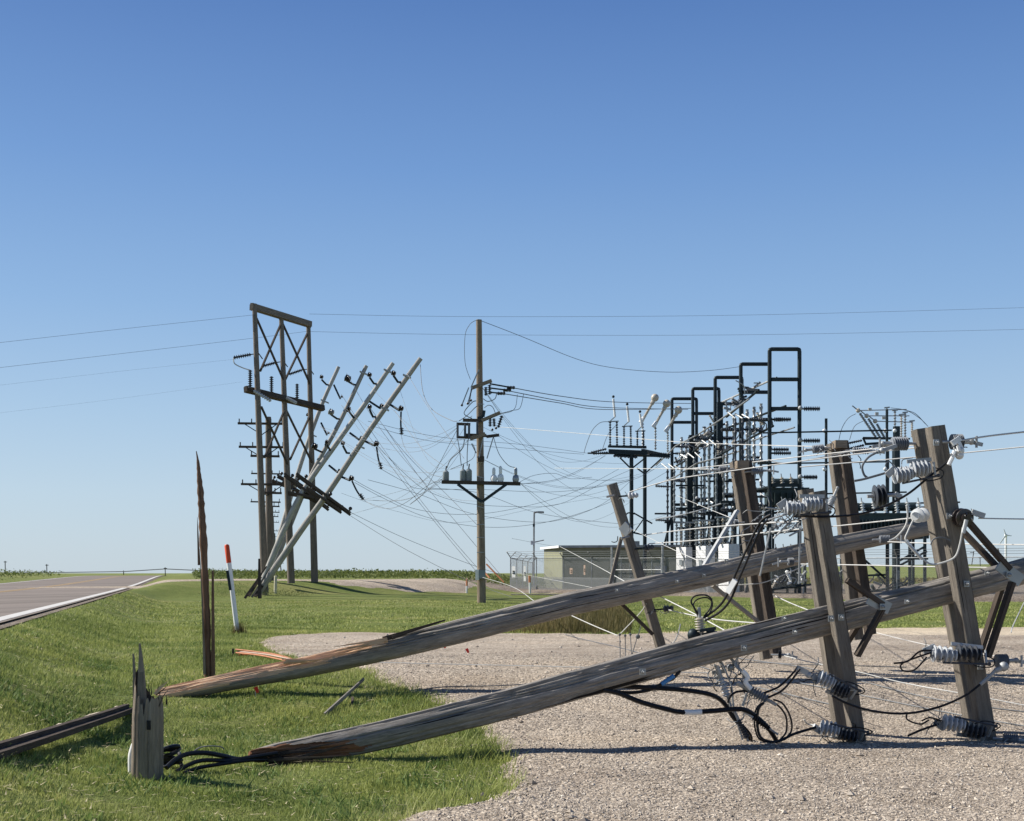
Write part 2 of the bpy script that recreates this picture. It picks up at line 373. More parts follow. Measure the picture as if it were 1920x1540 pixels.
# ---------------- terrain ----------------
def poly_sd(poly, X, Y):
    P = np.array([(p[0], p[1]) for p in poly]); n = len(P)
    d = np.full(X.shape, 1e9); ins = np.zeros(X.shape, bool)
    for i in range(n):
        a, b = P[i], P[(i + 1) % n]; e = b - a
        wx, wy = X - a[0], Y - a[1]; t = np.clip((wx * e[0] + wy * e[1]) / (e @ e + 1e-12), 0, 1)
        d = np.minimum(d, np.hypot(wx - e[0] * t, wy - e[1] * t))
        c = ((a[1] <= Y) & (b[1] > Y)) | ((b[1] <= Y) & (a[1] > Y))
        with np.errstate(divide='ignore', invalid='ignore'):
            xi = a[0] + (Y - a[1]) * e[0] / (e[1] if e[1] != 0 else 1e-12)
        ins ^= c & (X < xi)
    return np.where(ins, d, -d)
yard_px = [(610, 1900), (690, 1552), (790, 1527), (870, 1515), (925, 1502), (962, 1478), (940, 1452), (950, 1425), (915, 1395), (898, 1362), (850, 1330), (800, 1312), (760, 1292),
           (700, 1278), (690, 1262), (640, 1248), (560, 1238), (505, 1222), (478, 1208), (500, 1197), (560, 1191), (640, 1188), (900, 1190), (1180, 1191), (1300, 1188),
           (1500, 1184), (1920, 1181), (2500, 1181), (3400, 1230), (3400, 1900)]
yard = [G(x, y) for x, y in yard_px]
drive_px = [(598, 1104), (640, 1112), (760, 1114), (868, 1112), (880, 1108), (850, 1100), (880, 1093), (700, 1089), (600, 1089.5), (470, 1092), (330, 1090), (318, 1085), (300, 1083)]
drive = [(-13.0 + 2.6, 72.5), (-9.5, 71.8), (-5.6, 73.2), (-2.8, 75.5), (-2.2, 80), (-3, 92), (-9, 88), (-14, 82), (-20, 76), (-26, 74), (-27, 68), (-21, 68.6), (-14, 72.5)]
pad = [(-1.5, 78), (-1.6, 86), (4, 78), (9, 71), (16, 63), (28, 57), (60, 55), (70, 130), (-3, 130), (-2.5, 90)]
pad = [(-1.4, 83.0), (5, 76.5), (10.5, 70.5), (17, 62.5), (27, 57.5), (60, 55), (75, 130), (-6, 130)]
berm_sd = lambda X, Y: poly_sd(pad, X, Y)
def warp_grid(ys, nx, spread=.75, base=14):
    u = np.linspace(-1, 1, nx); u = np.sign(u) * np.abs(u) ** 1.15
    Y, U = np.meshgrid(ys, u, indexing='ij'); X = U * (base + spread * np.maximum(Y, 0)); return X, Y
def bump_noise(X, Y, s):
    return np.sin(X * s + 1.7 * np.sin(Y * s * .7)) * np.sin(Y * s * 1.1 + 1.3 * np.sin(X * s * .6 + 2))
ys = np.concatenate([np.linspace(-12, 3, 14), np.arange(3.2, 30, .14), np.arange(30, 110, .6), np.geomspace(111, 9000, 110)])
X, Y = warp_grid(ys, 300)
Z = gz(X, Y)
lawn = structure(grid_mesh('lawn', X, Y, Z - .0 + .012 * bump_noise(X, Y, 3.1) * (Y < 60), 'lawn'))
tag(lawn, 'mown green grass of the verge and the fields', None)
def sheet(name, poly, ys, xs, mat, up, edge, amp, label):
    Y, X = np.meshgrid(ys, xs, indexing='ij'); sd = poly_sd(poly, X, Y)
    sd = sd + amp * (bump_noise(X, Y, 2.1 / (amp * 4 + .3)) + .6 * bump_noise(X + 9, Y - 4, 5.3 / (amp * 4 + .3)))
    Z = gz(X, Y) + np.clip(sd / edge, -1.4, 1) * up + (.012 * bump_noise(X, Y, 3.1) * (Y < 60))
    k = sd > -edge * 1.3; kc = k[:-1, :-1] | k[1:, 1:] | k[:-1, 1:] | k[1:, :-1]
    o = structure(grid_mesh(name, X, Y, Z, mat, kc)); o['label'] = label; return o
sheet('gravel_yard', yard, np.concatenate([np.arange(-6, 4, .5), np.arange(4, 19, .1), np.arange(19, 32, .2)]), np.concatenate([np.arange(-6.5, 8, .1), np.arange(8, 32, .35)]), 'gravel', .035, .12, .045, 'pale crushed gravel yard in the foreground')
sheet('driveway', drive, np.arange(64, 96, .3), np.arange(-30, 1, .3), 'gravel', .06, .4, .25, 'pale gravel driveway beyond the lawn')
sheet('gravel_pad', pad, np.arange(52, 132, .5), np.arange(-8, 77, .5), 'gravel_pad', .22, 1.2, .12, 'gravel pad under the substation')
sand = [G(x, y) for x, y in ((1190, 1186), (1500, 1182), (1920, 1178.5), (2500, 1178), (2500, 1194), (1920, 1196), (1600, 1194), (1300, 1192))]
sheet('sand_strip', sand, np.arange(24, 33, .15), np.arange(0, 28, .25), 'sand', .05, .5, .12, 'pale sandy strip between the gravel yard and the far lawn')
# road: ribbon along the straight edge line, crown and paint
def ribbon(name, s0, s1, up, mat, y0, y1, label, ny=200, ns=2, parent=None):
    yy = np.concatenate([np.linspace(y0, min(y1, 60), ny // 2), np.linspace(min(y1, 60), y1, ny // 2)[1:]]) if y1 > 60 else np.linspace(y0, y1, ny)
    ss = np.linspace(s0, s1, ns); YY, SS = np.meshgrid(yy, ss, indexing='ij')
    XX = road_edge(YY) + SS / .969; ZZ = road_z(np.minimum(YY, 1e9)) + up + 0 * SS
    o = grid_mesh(name, XX, YY, ZZ, mat)
    if parent is None: structure(o)
    else: o.parent = parent
    o['label'] = label; return o
ribbon('road', -9.6, .12, .0, 'asphalt', -10, 420, 'grey two lane asphalt road running over the rise', ns=12)
ribbon('edge_line', -.25, .02, .006, 'white_road_paint', -10, 300, 'solid white line along the near edge of the road')
ribbon('edge_line', -9.3, -9.1, .006, 'white_road_paint', -10, 300, 'thin white line along the far edge of the road')
ribbon('centre_line', -4.85, -4.72, .006, 'yellow_road_paint', -10, 300, 'yellow line along the middle of the road')
ribbon('centre_line', -4.55, -4.42, .006, 'yellow_road_paint', -10, 300, 'second yellow line along the middle of the road')
ribbon('gravel_shoulder', .1, .34, -.03, 'gravel_pad', -10, 300, 'narrow strip of dirt and stones beside the road')
# ---------------- grass blades, pebbles ----------------
def blades(name, X, Y, h, wdt, mat, lean=.5, z0=None):
    n = len(X); Z = gz(X, Y) if z0 is None else z0
    a = rng.uniform(0, 2 * math.pi, n); la = rng.uniform(0, 2 * math.pi, n); ln = rng.uniform(.1, 1, n) * lean * h
    dx, dy = np.cos(a) * wdt / 2, np.sin(a) * wdt / 2
    base = np.stack([X, Y, Z - .008], -1)
    p0 = base + np.stack([dx, dy, 0 * X], -1); p1 = base - np.stack([dx, dy, 0 * X], -1)
    tip = base + np.stack([np.cos(la) * ln, np.sin(la) * ln, h], -1)
    co = np.stack([p0, p1, tip], 1).reshape(-1, 3); q = np.arange(n * 3).reshape(-1, 3)
    return np_mesh(name, co, q, mat)
def on_grass(X, Y, m=.0):
    s = (X - road_edge(Y)) * .969
    return (poly_sd(yard, X, Y) + .07 * bump_noise(X, Y, 3.6) < m) & (s > .4)
n = 620000
Y = 7.0 * (30 / 7.0) ** rng.power(.9, n) ; Yr = 4.6 + 26 * rng.random(n) ** 1.5; Y = Yr
X = rng.uniform(-1, 1, n) * (Y * .44 + .8); X = np.where(X > 2.5, -np.abs(X) * rng.random(n), X)
k = on_grass(X, Y, .02 + .42 * rng.random(n) ** 6) & (Y < 30); X, Y = X[k], Y[k]
patch = .85 + .5 * bump_noise(X, Y, 1.7) * bump_noise(X + 5, Y, .8) + .35 * bump_noise(X, Y, 6.5)
hh = rng.uniform(.022, .055, len(X)) * np.clip(patch, .5, 1.5) * (1 + .035 * (Y - 8))
o = blades('grass', X, Y, hh, rng.uniform(.006, .012, len(X)) * (1 + .06 * (Y - 8)), 'grass_blades', .9)
tag(o, 'short mown grass blades on the near verge', 'grass', kind='stuff')
n = 150000; Y = 25 + 34 * rng.random(n) ** 1.2; X = rng.uniform(-1, 1, n) * (Y * .44 + 1); sdy = poly_sd(yard, X, Y); k = (sdy < .1 * rng.random(n)) & (((X - road_edge(Y)) * .969) > .4); X, Y = X[k], Y[k]
o = blades('grass', X, Y, rng.uniform(.03, .08, len(X)) * (.8 + .5 * bump_noise(X, Y, .9)), rng.uniform(.025, .05, len(X)), 'grass_blades', 1.0)
tag(o, 'mown grass of the lawn between the gravel and the substation', 'grass', kind='stuff')
# taller tufts along the gravel edge and around the stump
n = 26000; Y = rng.uniform(7.5, 17, n); X = rng.uniform(-3.4, 1, n); sd = poly_sd(yard, X, Y); k = (sd < .12) & (sd > -.45) & (rng.random(n) < .75)
X, Y = X[k], Y[k]; o = blades('grass', X, Y, rng.uniform(.06, .15, len(X)), rng.uniform(.007, .014, len(X)), 'grass_blades', 1.1)
tag(o, 'longer ragged grass along the gravel edge', 'grass', kind='stuff')
leaf_mat('weed_leaves', [(.15, (.09, .15, .04)), (.45, (.15, .22, .06)), (.75, (.22, .29, .09)), (.95, (.34, .36, .14))])
nc = 420; cy = 5.5 + 20 * rng.random(nc) ** 1.3; cx = rng.uniform(-1, .6, nc) * (cy * .44 + .5); nb = 90
X = (cx[:, None] + rng.normal(0, .09, (nc, nb)) * (1 + cy[:, None] * .03)).ravel(); Y = (cy[:, None] + rng.normal(0, .11, (nc, nb)) * (1 + cy[:, None] * .03)).ravel(); k = on_grass(X, Y, -.03) & (rng.random(len(X)) < .9); X, Y = X[k], Y[k]
o = blades('weeds', X, Y, rng.uniform(.03, .085, len(X)), rng.uniform(.014, .028, len(X)), 'weed_leaves', 1.3); tag(o, 'dark broad leaved clover and weeds growing in the verge', 'weeds', kind='stuff')
n = 4500; Y = 5.5 + 22 * rng.random(n) ** 1.4; X = rng.uniform(-1, .5, n) * (Y * .44 + .5); k = on_grass(X, Y, .25); X, Y = X[k], Y[k]; n = len(X); Z = gz(X, Y) + rng.uniform(.02, .055, n)
a_ = rng.uniform(0, 6.28, n); l_ = rng.uniform(.03, .11, n); w_ = .004 * (1 + Y * .05); P0 = np.stack([X, Y, Z], -1); dd = np.stack([np.cos(a_) * l_, np.sin(a_) * l_, rng.uniform(-.01, .02, n)], -1); pp = np.stack([-np.sin(a_) * w_, np.cos(a_) * w_, 0 * X], -1)
simple('straw', (.40, .35, .21), .8, 0, .3, 9)
o = np_mesh('straw', np.stack([P0 - pp, P0 + pp, P0 + dd], 1).reshape(-1, 3), np.arange(n * 3).reshape(-1, 3), 'straw'); tag(o, 'dry straw clippings lying in the mown grass', 'straw', kind='stuff')
def pebbles(n, y0, y1, rmin, rmax, name, label):
    Y = y0 + (y1 - y0) * rng.random(n) ** 1.5; X = rng.uniform(-.55, 1, n) * (Y * .44 + 1)
    k = poly_sd(yard, X, Y) > -.02 - .5 * rng.random(n) ** 5; X, Y = X[k], Y[k]; n = len(X)
    V = np.array([(1, 0, 0), (-1, 0, 0), (0, 1, 0), (0, -1, 0), (0, 0, 1), (0, 0, -1)], float)
    Fc = np.array([(0, 2, 4), (2, 1, 4), (1, 3, 4), (3, 0, 4), (2, 0, 5), (1, 2, 5), (3, 1, 5), (0, 3, 5)])
    r = rmin + (rmax - rmin) * rng.random(n) ** 3
    a = rng.uniform(0, 6.28, n); sc = np.stack([rng.uniform(.7, 1.4, n), rng.uniform(.6, 1.1, n), rng.uniform(.4, .75, n)], -1)
    P = V[None] * (sc * r[:, None])[:, None, :] * rng.uniform(.75, 1.2, (n, 6, 1))
    ca, sa = np.cos(a)[:, None], np.sin(a)[:, None]
    Q = np.stack([P[..., 0] * ca - P[..., 1] * sa, P[..., 0] * sa + P[..., 1] * ca, P[..., 2]], -1)
    Z = gz(X, Y) + .012 * bump_noise(X, Y, 3.1) + .035 * np.clip(poly_sd(yard, X, Y) / .12, 0, 1)
    Q = Q + np.stack([X, Y, Z + r * .2], -1)[:, None, :]
    q = (Fc[None] + (np.arange(n) * 6)[:, None, None]).reshape(-1, 3)
    o = np_mesh(name, Q.reshape(-1, 3), q, 'pebble'); tag(o, label, 'gravel', kind='stuff')
m, t, b = base_mat('pebble', .9, 0, .2)
g = N(t, 'ShaderNodeNewGeometry'); c = ramp(t, [(0, (.19, .16, .13)), (.4, (.41, .35, .283)), (.8, (.49, .425, .345)), (1, (.66, .59, .49))], g.outputs['Random Per Island'])
t.links.new(c.outputs[0], b.inputs['Base Color'])
pebbles(115000, 7, 20, .005, .016, 'gravel_stones', 'loose crushed stones lying on the gravel yard')
pebbles(900, 7, 26, .012, .045, 'larger_stones', 'larger stones scattered over the gravel yard')
# rough brush patch in the middle distance
n = 30000; bp_ = [G(945, 1189), G(1000, 1180), G(1030, 1150), G(1165, 1142), G(1185, 1165), G(1182, 1190), G(1060, 1191)]
bx = np.array([p.x for p in bp_]); by = np.array([p.y for p in bp_])
X = rng.uniform(bx.min(), bx.max(), n); Y = rng.uniform(by.min(), by.max(), n); sd = poly_sd(bp_, X, Y); k = sd > 0; X, Y, sd = X[k], Y[k], sd[k]
o = blades('brush', X, Y, rng.uniform(.25, .62, len(X)) * (.35 + np.clip(sd, 0, 1) * .65) * (.8 + .3 * bump_noise(X, Y, 2.5)), rng.uniform(.012, .03, len(X)), 'dry_brush', .5)
tag(o, 'rough patch of tall dry weeds behind the gravel', 'weeds', kind='stuff')
def crop(name, label, n, xr, yr, h, size, mask=None, mat='crop_leaves'):
    X = rng.uniform(*xr, n); Y = rng.uniform(*yr, n)
    if mask is not None: k = mask(X, Y); X, Y = X[k], Y[k]
    n = len(X); hh = h * (.72 + .45 * bump_noise(X, Y, .35) * bump_noise(X + 3, Y, .09) + .12 * bump_noise(X, Y, 1.3))
    Z = gz(X, Y) + rng.random(n) ** .6 * hh; s = size * rng.uniform(.5, 1.3, n)
    c0 = np.stack([X, Y, Z], -1); d = rng.normal(size=(n, 3, 3)); d /= np.linalg.norm(d, axis=-1, keepdims=True)
    co = (c0[:, None, :] + d * s[:, None, None] * .6).reshape(-1, 3)
    o = np_mesh(name, co, np.arange(n * 3).reshape(-1, 3), mat); tag(o, label, 'crops', kind='stuff')
crop('crop_field', 'band of green crops beyond the driveway and the lone pole', 42000, (-50, 4), (93, 150), .85, .22, lambda X, Y: ((X - road_edge(Y)) > 4) & (Y > 95 - .3 * X))
crop('crop_field', 'green field across the road on the left horizon', 16000, (-85, -28), (50, 170), .8, .25, lambda X, Y: (X - road_edge(Y)) < -12.5)
crop('crop_field', 'brownish field stretching behind the substation', 20000, (4, 120), (140, 260), .5, .4, None, 'dry_brush')
crop('tall_weeds', 'weeds around the feet of the leaning poles', 2500, (-15.5, -10.3), (62, 68), .3, .06)
# ================= foreground: broken poles =================
wood('stump_wood', (.13, .105, .08), (.27, .225, .175), (.44, .38, .31))
wood('torn_wood', (.10, .045, .025), (.26, .125, .07), (.50, .31, .19), crack=(.03, .015, .01))
def wpoint(axis, px):
    """interpolate (px, py, D, dia px) along a list"""
    for i in range(len(axis) - 1):
        if axis[i][0] <= px <= axis[i + 1][0]:
            t = (px - axis[i][0]) / (axis[i + 1][0] - axis[i][0]); return [axis[i][k] + (axis[i + 1][k] - axis[i][k]) * t for k in range(4)]
    return list(axis[-1])
def fallen_pole(axis, name, parent, mode, L0, seed, n=96, seg=280):
    """long weathered pole swept along its axis, cracked, one end broken; mode 'under' loses its lower side at the tip, 'top' loses its upper side"""
    rs = np.random.default_rng(seed)
    pts = smooth([W(a[0], a[1], a[2]) for a in axis], 20); k = len(pts)
    rad = np.interp(np.linspace(0, 1, k), np.linspace(0, 1, len(axis)), [a[3] * a[2] / F / 2 for a in axis])
    cum = [0]
    for i in range(1, k): cum.append(cum[-1] + (pts[i] - pts[i - 1]).length)
    Lt = cum[-1]; cum = np.array(cum); s_ = np.linspace(0, Lt, seg) if L0 < .01 else np.concatenate([np.linspace(0, L0, seg // 3), np.linspace(L0, Lt, seg)[1:]])
    P = np.stack([np.interp(s_, cum, [p[c] for p in pts]) for c in range(3)], -1); r = np.interp(s_, cum, rad)
    mb = MB(); ph = rs.uniform(0, 6.28, 8); ths = np.linspace(0, 2 * math.pi, n, endpoint=False); stump_ = rs.uniform(0, 9)
    cracks = [(rs.uniform(0, 6.28), rs.uniform(.0, .5) * Lt, rs.uniform(.3, .9) * Lt, rs.uniform(.008, .028), rs.uniform(.07, .13)) for _ in range(16)]
    cracks.append((1.0, .02 * Lt, .75 * Lt, .034, .10)); cracks.append((.75, .45 * Lt, .5 * Lt, .03, .09)); cracks.append((.25, .1 * Lt, .3 * Lt, .022, .08)); cracks.append((.5, .25 * Lt, .2 * Lt, .022, .08)); cracks.append((-.1, .6 * Lt, .35 * Lt, .022, .08))
    grid_i = []
    fresh = {}
    for i, s in enumerate(s_):
        i2 = min(i + 1, len(s_) - 1); i1 = max(i - 1, 0)
        t = Vector(P[i2] - P[i1]).normalized(); side = t.cross(Vector((0, 0, 1))).normalized(); up = side.cross(t)
        row = []
        for j, th in enumerate(ths):
            rr = r[i] * (1 + .022 * math.sin(2 * th + ph[0] + s * .7) + .014 * math.sin(3 * th + ph[1] - s * 1.3) + .012 * math.sin(7 * th + s * .9 + ph[2]) + .012 * math.sin(s * 5 + ph[3] + th) + .007 * math.sin(s * 17 + 2 * th))
            for (c0, a0, a1, dp, wd_) in cracks:
                if a0 < s < a0 + a1:
                    cc = c0 + .16 * math.sin(s * .8 + c0) + .03 * math.sin(s * 6 + c0 * 3)
                    d = abs((th - cc + math.pi) % (2 * math.pi) - math.pi)
                    if d < wd_: rr -= dp * (1 - d / wd_) * min(1, (s - a0) * 4, (a0 + a1 - s) * 4)
            a, b = math.cos(th) * rr, math.sin(th) * rr       # a along side (towards viewer side is +), b up
            cut = False
            if s < L0:
                q = s / L0; spl = .10 * math.sin(th * 9 + ph[4] + s * 2) + .07 * math.sin(th * 17 + ph[5] - s * 3) + .05 * math.sin(s * 9 + th * 5)
                if mode == 'under': na, nb_, lim = .86, -.5, r[i] * (-.25 + 1.45 * q ** 1.1 + spl * .9)
                else: na, nb_, lim = .42, .907, r[i] * (.02 + .55 * q + .5 * q ** 5 + spl * (.45 + .5 * q))
                pr = a * na + b * nb_
                if pr > lim:
                    tq = -a * nb_ + b * na; dome = r[i] * (.28 if mode == 'under' else .5) * math.sqrt(max(0, 1 - (tq / rr) ** 2)) * (1 - .5 * q)
                    if mode == 'under': dome = r[i] * .12 * math.sin(tq * 90 + 2 * math.sin(s * 4))
                    np2 = min(pr, lim + dome + .005 * math.sin(tq * 260 + s * 2)); a += (np2 - pr) * na; b += (np2 - pr) * nb_; cut = True
            if cut: fresh[(i, j)] = 1
            p = Vector(P[i]) + side * a + up * b; row.append(len(mb.v)); mb.v.append(p)
        grid_i.append(row)
    for i in range(len(s_) - 1):
        for j in range(n):
            j2 = (j + 1) % n; fr = sum((x in fresh) for x in ((i, j), (i, j2), (i + 1, j), (i + 1, j2))) >= 3
            u0, u1 = ths[j] * r[0] + stump_, (ths[j] + 6.2832 / n) * r[0] + stump_
            mb.face((grid_i[i][j], grid_i[i + 1][j], grid_i[i + 1][j2], grid_i[i][j2]), [(u0, s_[i]), (u0, s_[i + 1]), (u1, s_[i + 1]), (u1, s_[i])], 1 if fr else 0)
    for row, rev in ((grid_i[0], False), (grid_i[-1], True)):
        mb.face(tuple(reversed(row)) if rev else tuple(row), [(0, 0)] * n, 1)
    return mb
def splinters(mb, base, direction, n, L, wd_, spread=.25, seed=1):
    rs = random.Random(seed); d0 = Vector(direction).normalized()
    for _ in range(n):
        b = Vector(base) + Vector([rs.uniform(-1, 1) * spread * .3 for _ in range(3)])
        d = (d0 + Vector([rs.uniform(-spread, spread) for _ in range(3)])).normalized()
        mb.bar(b - d * .05, b + d * rs.uniform(.35, 1) * L, wd_ * rs.uniform(.5, 1.2), wd_ * rs.uniform(.25, .6), None, 0, .12)
def dead_end(parent, p, d, L=.34, r=.055, mat='grey_polymer', name='insulator', n=6, clamp=True):
    """polymer/porcelain string with end fittings; p start at the timber, d direction"""
    p, d = Vector(p), Vector(d).normalized(); mb = MB()
    mb.sheds(p + d * .06, p + d * (L - .03), r * .7, r, n + 3, 16)
    o = mb.build(name, mat, parent)
    f = MB(); f.tube([p - d * .03, p + d * .08], r * .2, 8); f.build('end_fitting', 'galvanised', parent)
    f = MB(); f.tube([p + d * (L - .06), p + d * (L + .06)], r * .3, 8)
    f.ball(p + d * (L + .06), r * .42, 8)
    if clamp: f.bar(p + d * (L + .05), p + d * (L + .17) + Vector((0, 0, -.03)), r * .45, r * .3); f.tube([p + d * (L + .1) + Vector((0, -.03, .05)), p + d * (L + .1) + Vector((0, -.03, -.06))], r * .16, 6)
    f.build('end_fitting', 'galvanised', parent)
    return o
def cutout(parent, c, d, L=.42, r=.058, two=True, mat='dark_polymer', mat2='pale_polymer', drop=(0, 0, -1)):
    """fused cutout: two squat ribbed bodies in line, bracket strap, fuse tube, clips and a curl of lead"""
    c, d = Vector(c), Vector(d).normalized(); dn = (Vector(drop) - d * Vector(drop).dot(d)).normalized(); L *= .86
    def body(q0, q1, off, mt):
        prof = [(0, r * .9), (.06, r * .9)]
        for i in range(4): u = .08 + i * .23; prof += [(u, r * .5), (u + .07, r * .55), (u + .13, r * 1.28), (u + .17, r * 1.3), (u + .2, r * .6)]
        prof += [(1, r * .7)]; m = MB(); m.lathe(c + d * L * q0 + dn * off, c + d * L * q1 + dn * off, prof, 18); m.build('insulator', mt, parent)
    body(0, .5, 0, mat)
    if two: body(.52, 1.02, .035, mat2)
    f = MB(); f.bar(c + d * (-.03) - dn * r * 1.25, c + d * (L * .6) - dn * r * 1.35, .035, .016, dn, 0); f.build('bracket', 'galvanised', parent)
    f = MB(); f.bar(c + d * L * .95 - dn * r * .6, c + d * L * 1.2 + dn * r * .4, .06, .022); f.build('bracket', 'galvanised', parent)
    f = MB(); f.tube([c + d * (-.05) - dn * r * .8, c + d * (-.05) + dn * r * 1.3], .012, 8); f.build('clip', 'galvanised', parent)
    t = MB(); t.tube([c + d * (-.07) + dn * r * 1.45, c + d * L * .8 + dn * r * 1.9], .010, 8); t.ball(c + d * (-.08) + dn * r * 1.4, .018, 8); t.build('fuse_tube', 'dark_polymer', parent)
    side = d.cross(dn); P = [c + d * (-.04), c + d * (-.12) + dn * .05 + side * .02, c + d * (-.10) + dn * .11, c + d * .04 + dn * .12, c + d * .12 + dn * .07]
    t = MB(); t.tube(smooth(P, 5), .006, 6); t.build('lead', 'cable_black', parent)
def timber(parent, p0, p1, a, b, mat='arm_wood', side=None, name='crossarm', seg=30, seed=0):
    """slightly worn sawn timber with chamfered, uneven edges"""
    rs = random.Random(seed); p0, p1 = Vector(p0), Vector(p1); t = (p1 - p0); L = t.length; t.normalize()
    sd = Vector(side); sd = (sd - t * sd.dot(t)).normalized(); o = t.cross(sd); mb = MB(); ch = .006; uo = rs.uniform(0, 30)
    prof = [(-1, -1, 0, ch), (-1, -1, ch, 0), (1, -1, -ch, 0), (1, -1, 0, ch), (1, 1, 0, -ch), (1, 1, -ch, 0), (-1, 1, ch, 0), (-1, 1, 0, -ch)]
    rows = []
    for i in range(seg + 1):
        q = i / seg; row = []
        for (sx, sy, ox, oy) in prof:
            k = 1 + .012 * math.sin(q * 9 + seed) ; e = rs.uniform(-.0012, .0012)
            x, y = sx * a / 2 * k + ox + e, sy * b / 2 * k + oy + e
            row.append(len(mb.v)); mb.v.append(p0 + t * (L * q) + sd * x + o * y)
        rows.append(row)
    wds = [0, .008, a, a + .008, a + b, a + b + .008, 2 * a + b, 2 * a + b + .008, 2 * (a + b)]
    for i in range(seg):
        for j in range(8):
            j2 = (j + 1) % 8
            mb.face((rows[i][j], rows[i][j2], rows[i + 1][j2], rows[i + 1][j]), [(uo + wds[j], uo + L * i / seg), (uo + wds[j + 1], uo + L * i / seg), (uo + wds[j + 1], uo + L * (i + 1) / seg), (uo + wds[j], uo + L * (i + 1) / seg)])
    mb.face(tuple(reversed(rows[0])), [(uo + x, 0) for x in wds[:8]]); mb.face(tuple(rows[-1]), [(uo + x, 0) for x in wds[:8]])
    return mb.build(name, mat, parent, flat=True)
def bolt(parent, p, d=(0, -1, 0), r=.017):
    d = Vector(d).normalized(); p = Vector(p); mb = MB(); mb.bar(p - d * .002, p + d * .006, r * 3.4, r * 3.4); mb.lathe(p + d * .004, p + d * .03, [(0, r * 1.1), (.8, r * 1.1), (1, r * .7)], 6); mb.tube([p, p + d * .05], r * .5, 6)
    mb.build('bolt', 'steel_grey', parent)

# --- near fallen pole ---
near = [(470, 1419, 10.55, 22), (520, 1413, 10.7, 40), (600, 1402, 10.85, 52), (742, 1372, 11.05, 56), (925, 1327, 11.3, 57), (1107, 1278, 11.55, 56), (1313, 1222, 11.85, 55), (1548, 1164, 12.25, 54), (1830, 1094, 12.45, 49), (1990, 1052, 12.6, 46)]
g0 = W(520, 1430, 10.7)
np_ = thing('fallen_utility_pole', g0, 'nearer of the two long fallen poles, its broken tip lying in the grass', 'utility pole')
fallen_pole(near, 'pole', np_, 'under', 1.15, 3).build('pole', ['pole_wood', 'torn_wood'], np_)
mb = MB(); splinters(mb, W(520, 1421, 10.65), (1, -.1, .12), 16, .75, .03, .18, 4); mb.build('splinter', 'dark_wood', np_)['label'] = 'reddish brown splinters in the broken tip'
yaw = Vector((math.cos(R(14)), math.sin(R(14)), 0)); nrm = Vector((math.sin(R(14)), -math.cos(R(14)), 0))   # nrm faces the viewer
armA1 = timber(np_, W(1532, 922, 12.03), W(1609, 1393, 12.0), .13, .10, 'arm_wood', yaw, seed=1)
armA2 = timber(np_, W(1510, 918, 12.52), W(1577, 1372, 12.5), .13, .10, 'arm_wood', yaw, seed=2)
armB1 = timber(np_, W(1753, 800, 12.2), W(1851, 1393, 12.1), .155, .115, 'arm_wood', yaw, seed=3)
armB2 = timber(np_, W(1725, 805, 12.72), W(1829, 1384, 12.6), .145, .11, 'arm_wood', yaw, seed=4)
def steel_strap(parent, a, b, w_=.05, mat='dark_steel', th=.012, name='brace'):
    mb = MB(); mb.bar(a, b, w_, th, (0, 0, 1) if abs((Vector(b) - Vector(a)).normalized().z) < .8 else yaw)
    mb.bar(Vector(a) + nrm * (w_ / 2), Vector(b) + nrm * (w_ / 2), th, w_, (0, 0, 1) if abs((Vector(b) - Vector(a)).normalized().z) < .8 else yaw); mb.build(name, mat, parent)
kw = dict(mat='dark_wood', w_=.055)
for a, b in (((1588, 1088, 11.9), (1655, 1134, 11.95)), ((1607, 1230, 11.9), (1654, 1142, 11.95)), ((1610, 1128, 12.75), (1640, 1150, 12.5)), ((1585, 1210, 12.75), (1640, 1120, 12.6)),
             ((1815, 978, 12.05), (1893, 1068, 12.1)), ((1800, 992, 12.8), (1868, 1062, 12.6)), ((1852, 1232, 12.05), (1898, 1092, 12.1)), ((1838, 1222, 12.8), (1880, 1095, 12.65))):
    m_ = MB(); m_.bar(W(*a), W(*b), .065, .045, nrm); m_.build('brace', 'dark_wood', np_)
for q in ((1558, 1160, 11.94), (1577, 1158, 11.94), (1812, 1095, 12.08), (1655, 1138, 11.9), (1892, 1078, 12.05), (1597, 1290, 11.94), (1838, 1250, 12.03), (1755, 830, 12.08), (1780, 968, 12.08), (1205, 1260, 11.42), (1395, 1215, 11.75)): bolt(np_, W(*q), nrm)
for q in ((1490, 1185, 11.9), (1470, 1160, 11.95), (1700, 1128, 12.15), (1850, 1075, 12.25)): bolt(np_, W(*q), nrm, .012)
# plates where the braces meet the pole
mb = MB(); mb.bar(W(1628, 1122, 11.93), W(1668, 1142, 11.95), .11, .02, (0, 0, 1)); mb.build('brace_plate', 'steel_grey', np_)
mb = MB(); mb.bar(W(1872, 1058, 12.08), W(1915, 1090, 12.1), .12, .02, (0, 0, 1)); mb.build('brace_plate', 'steel_grey', np_)
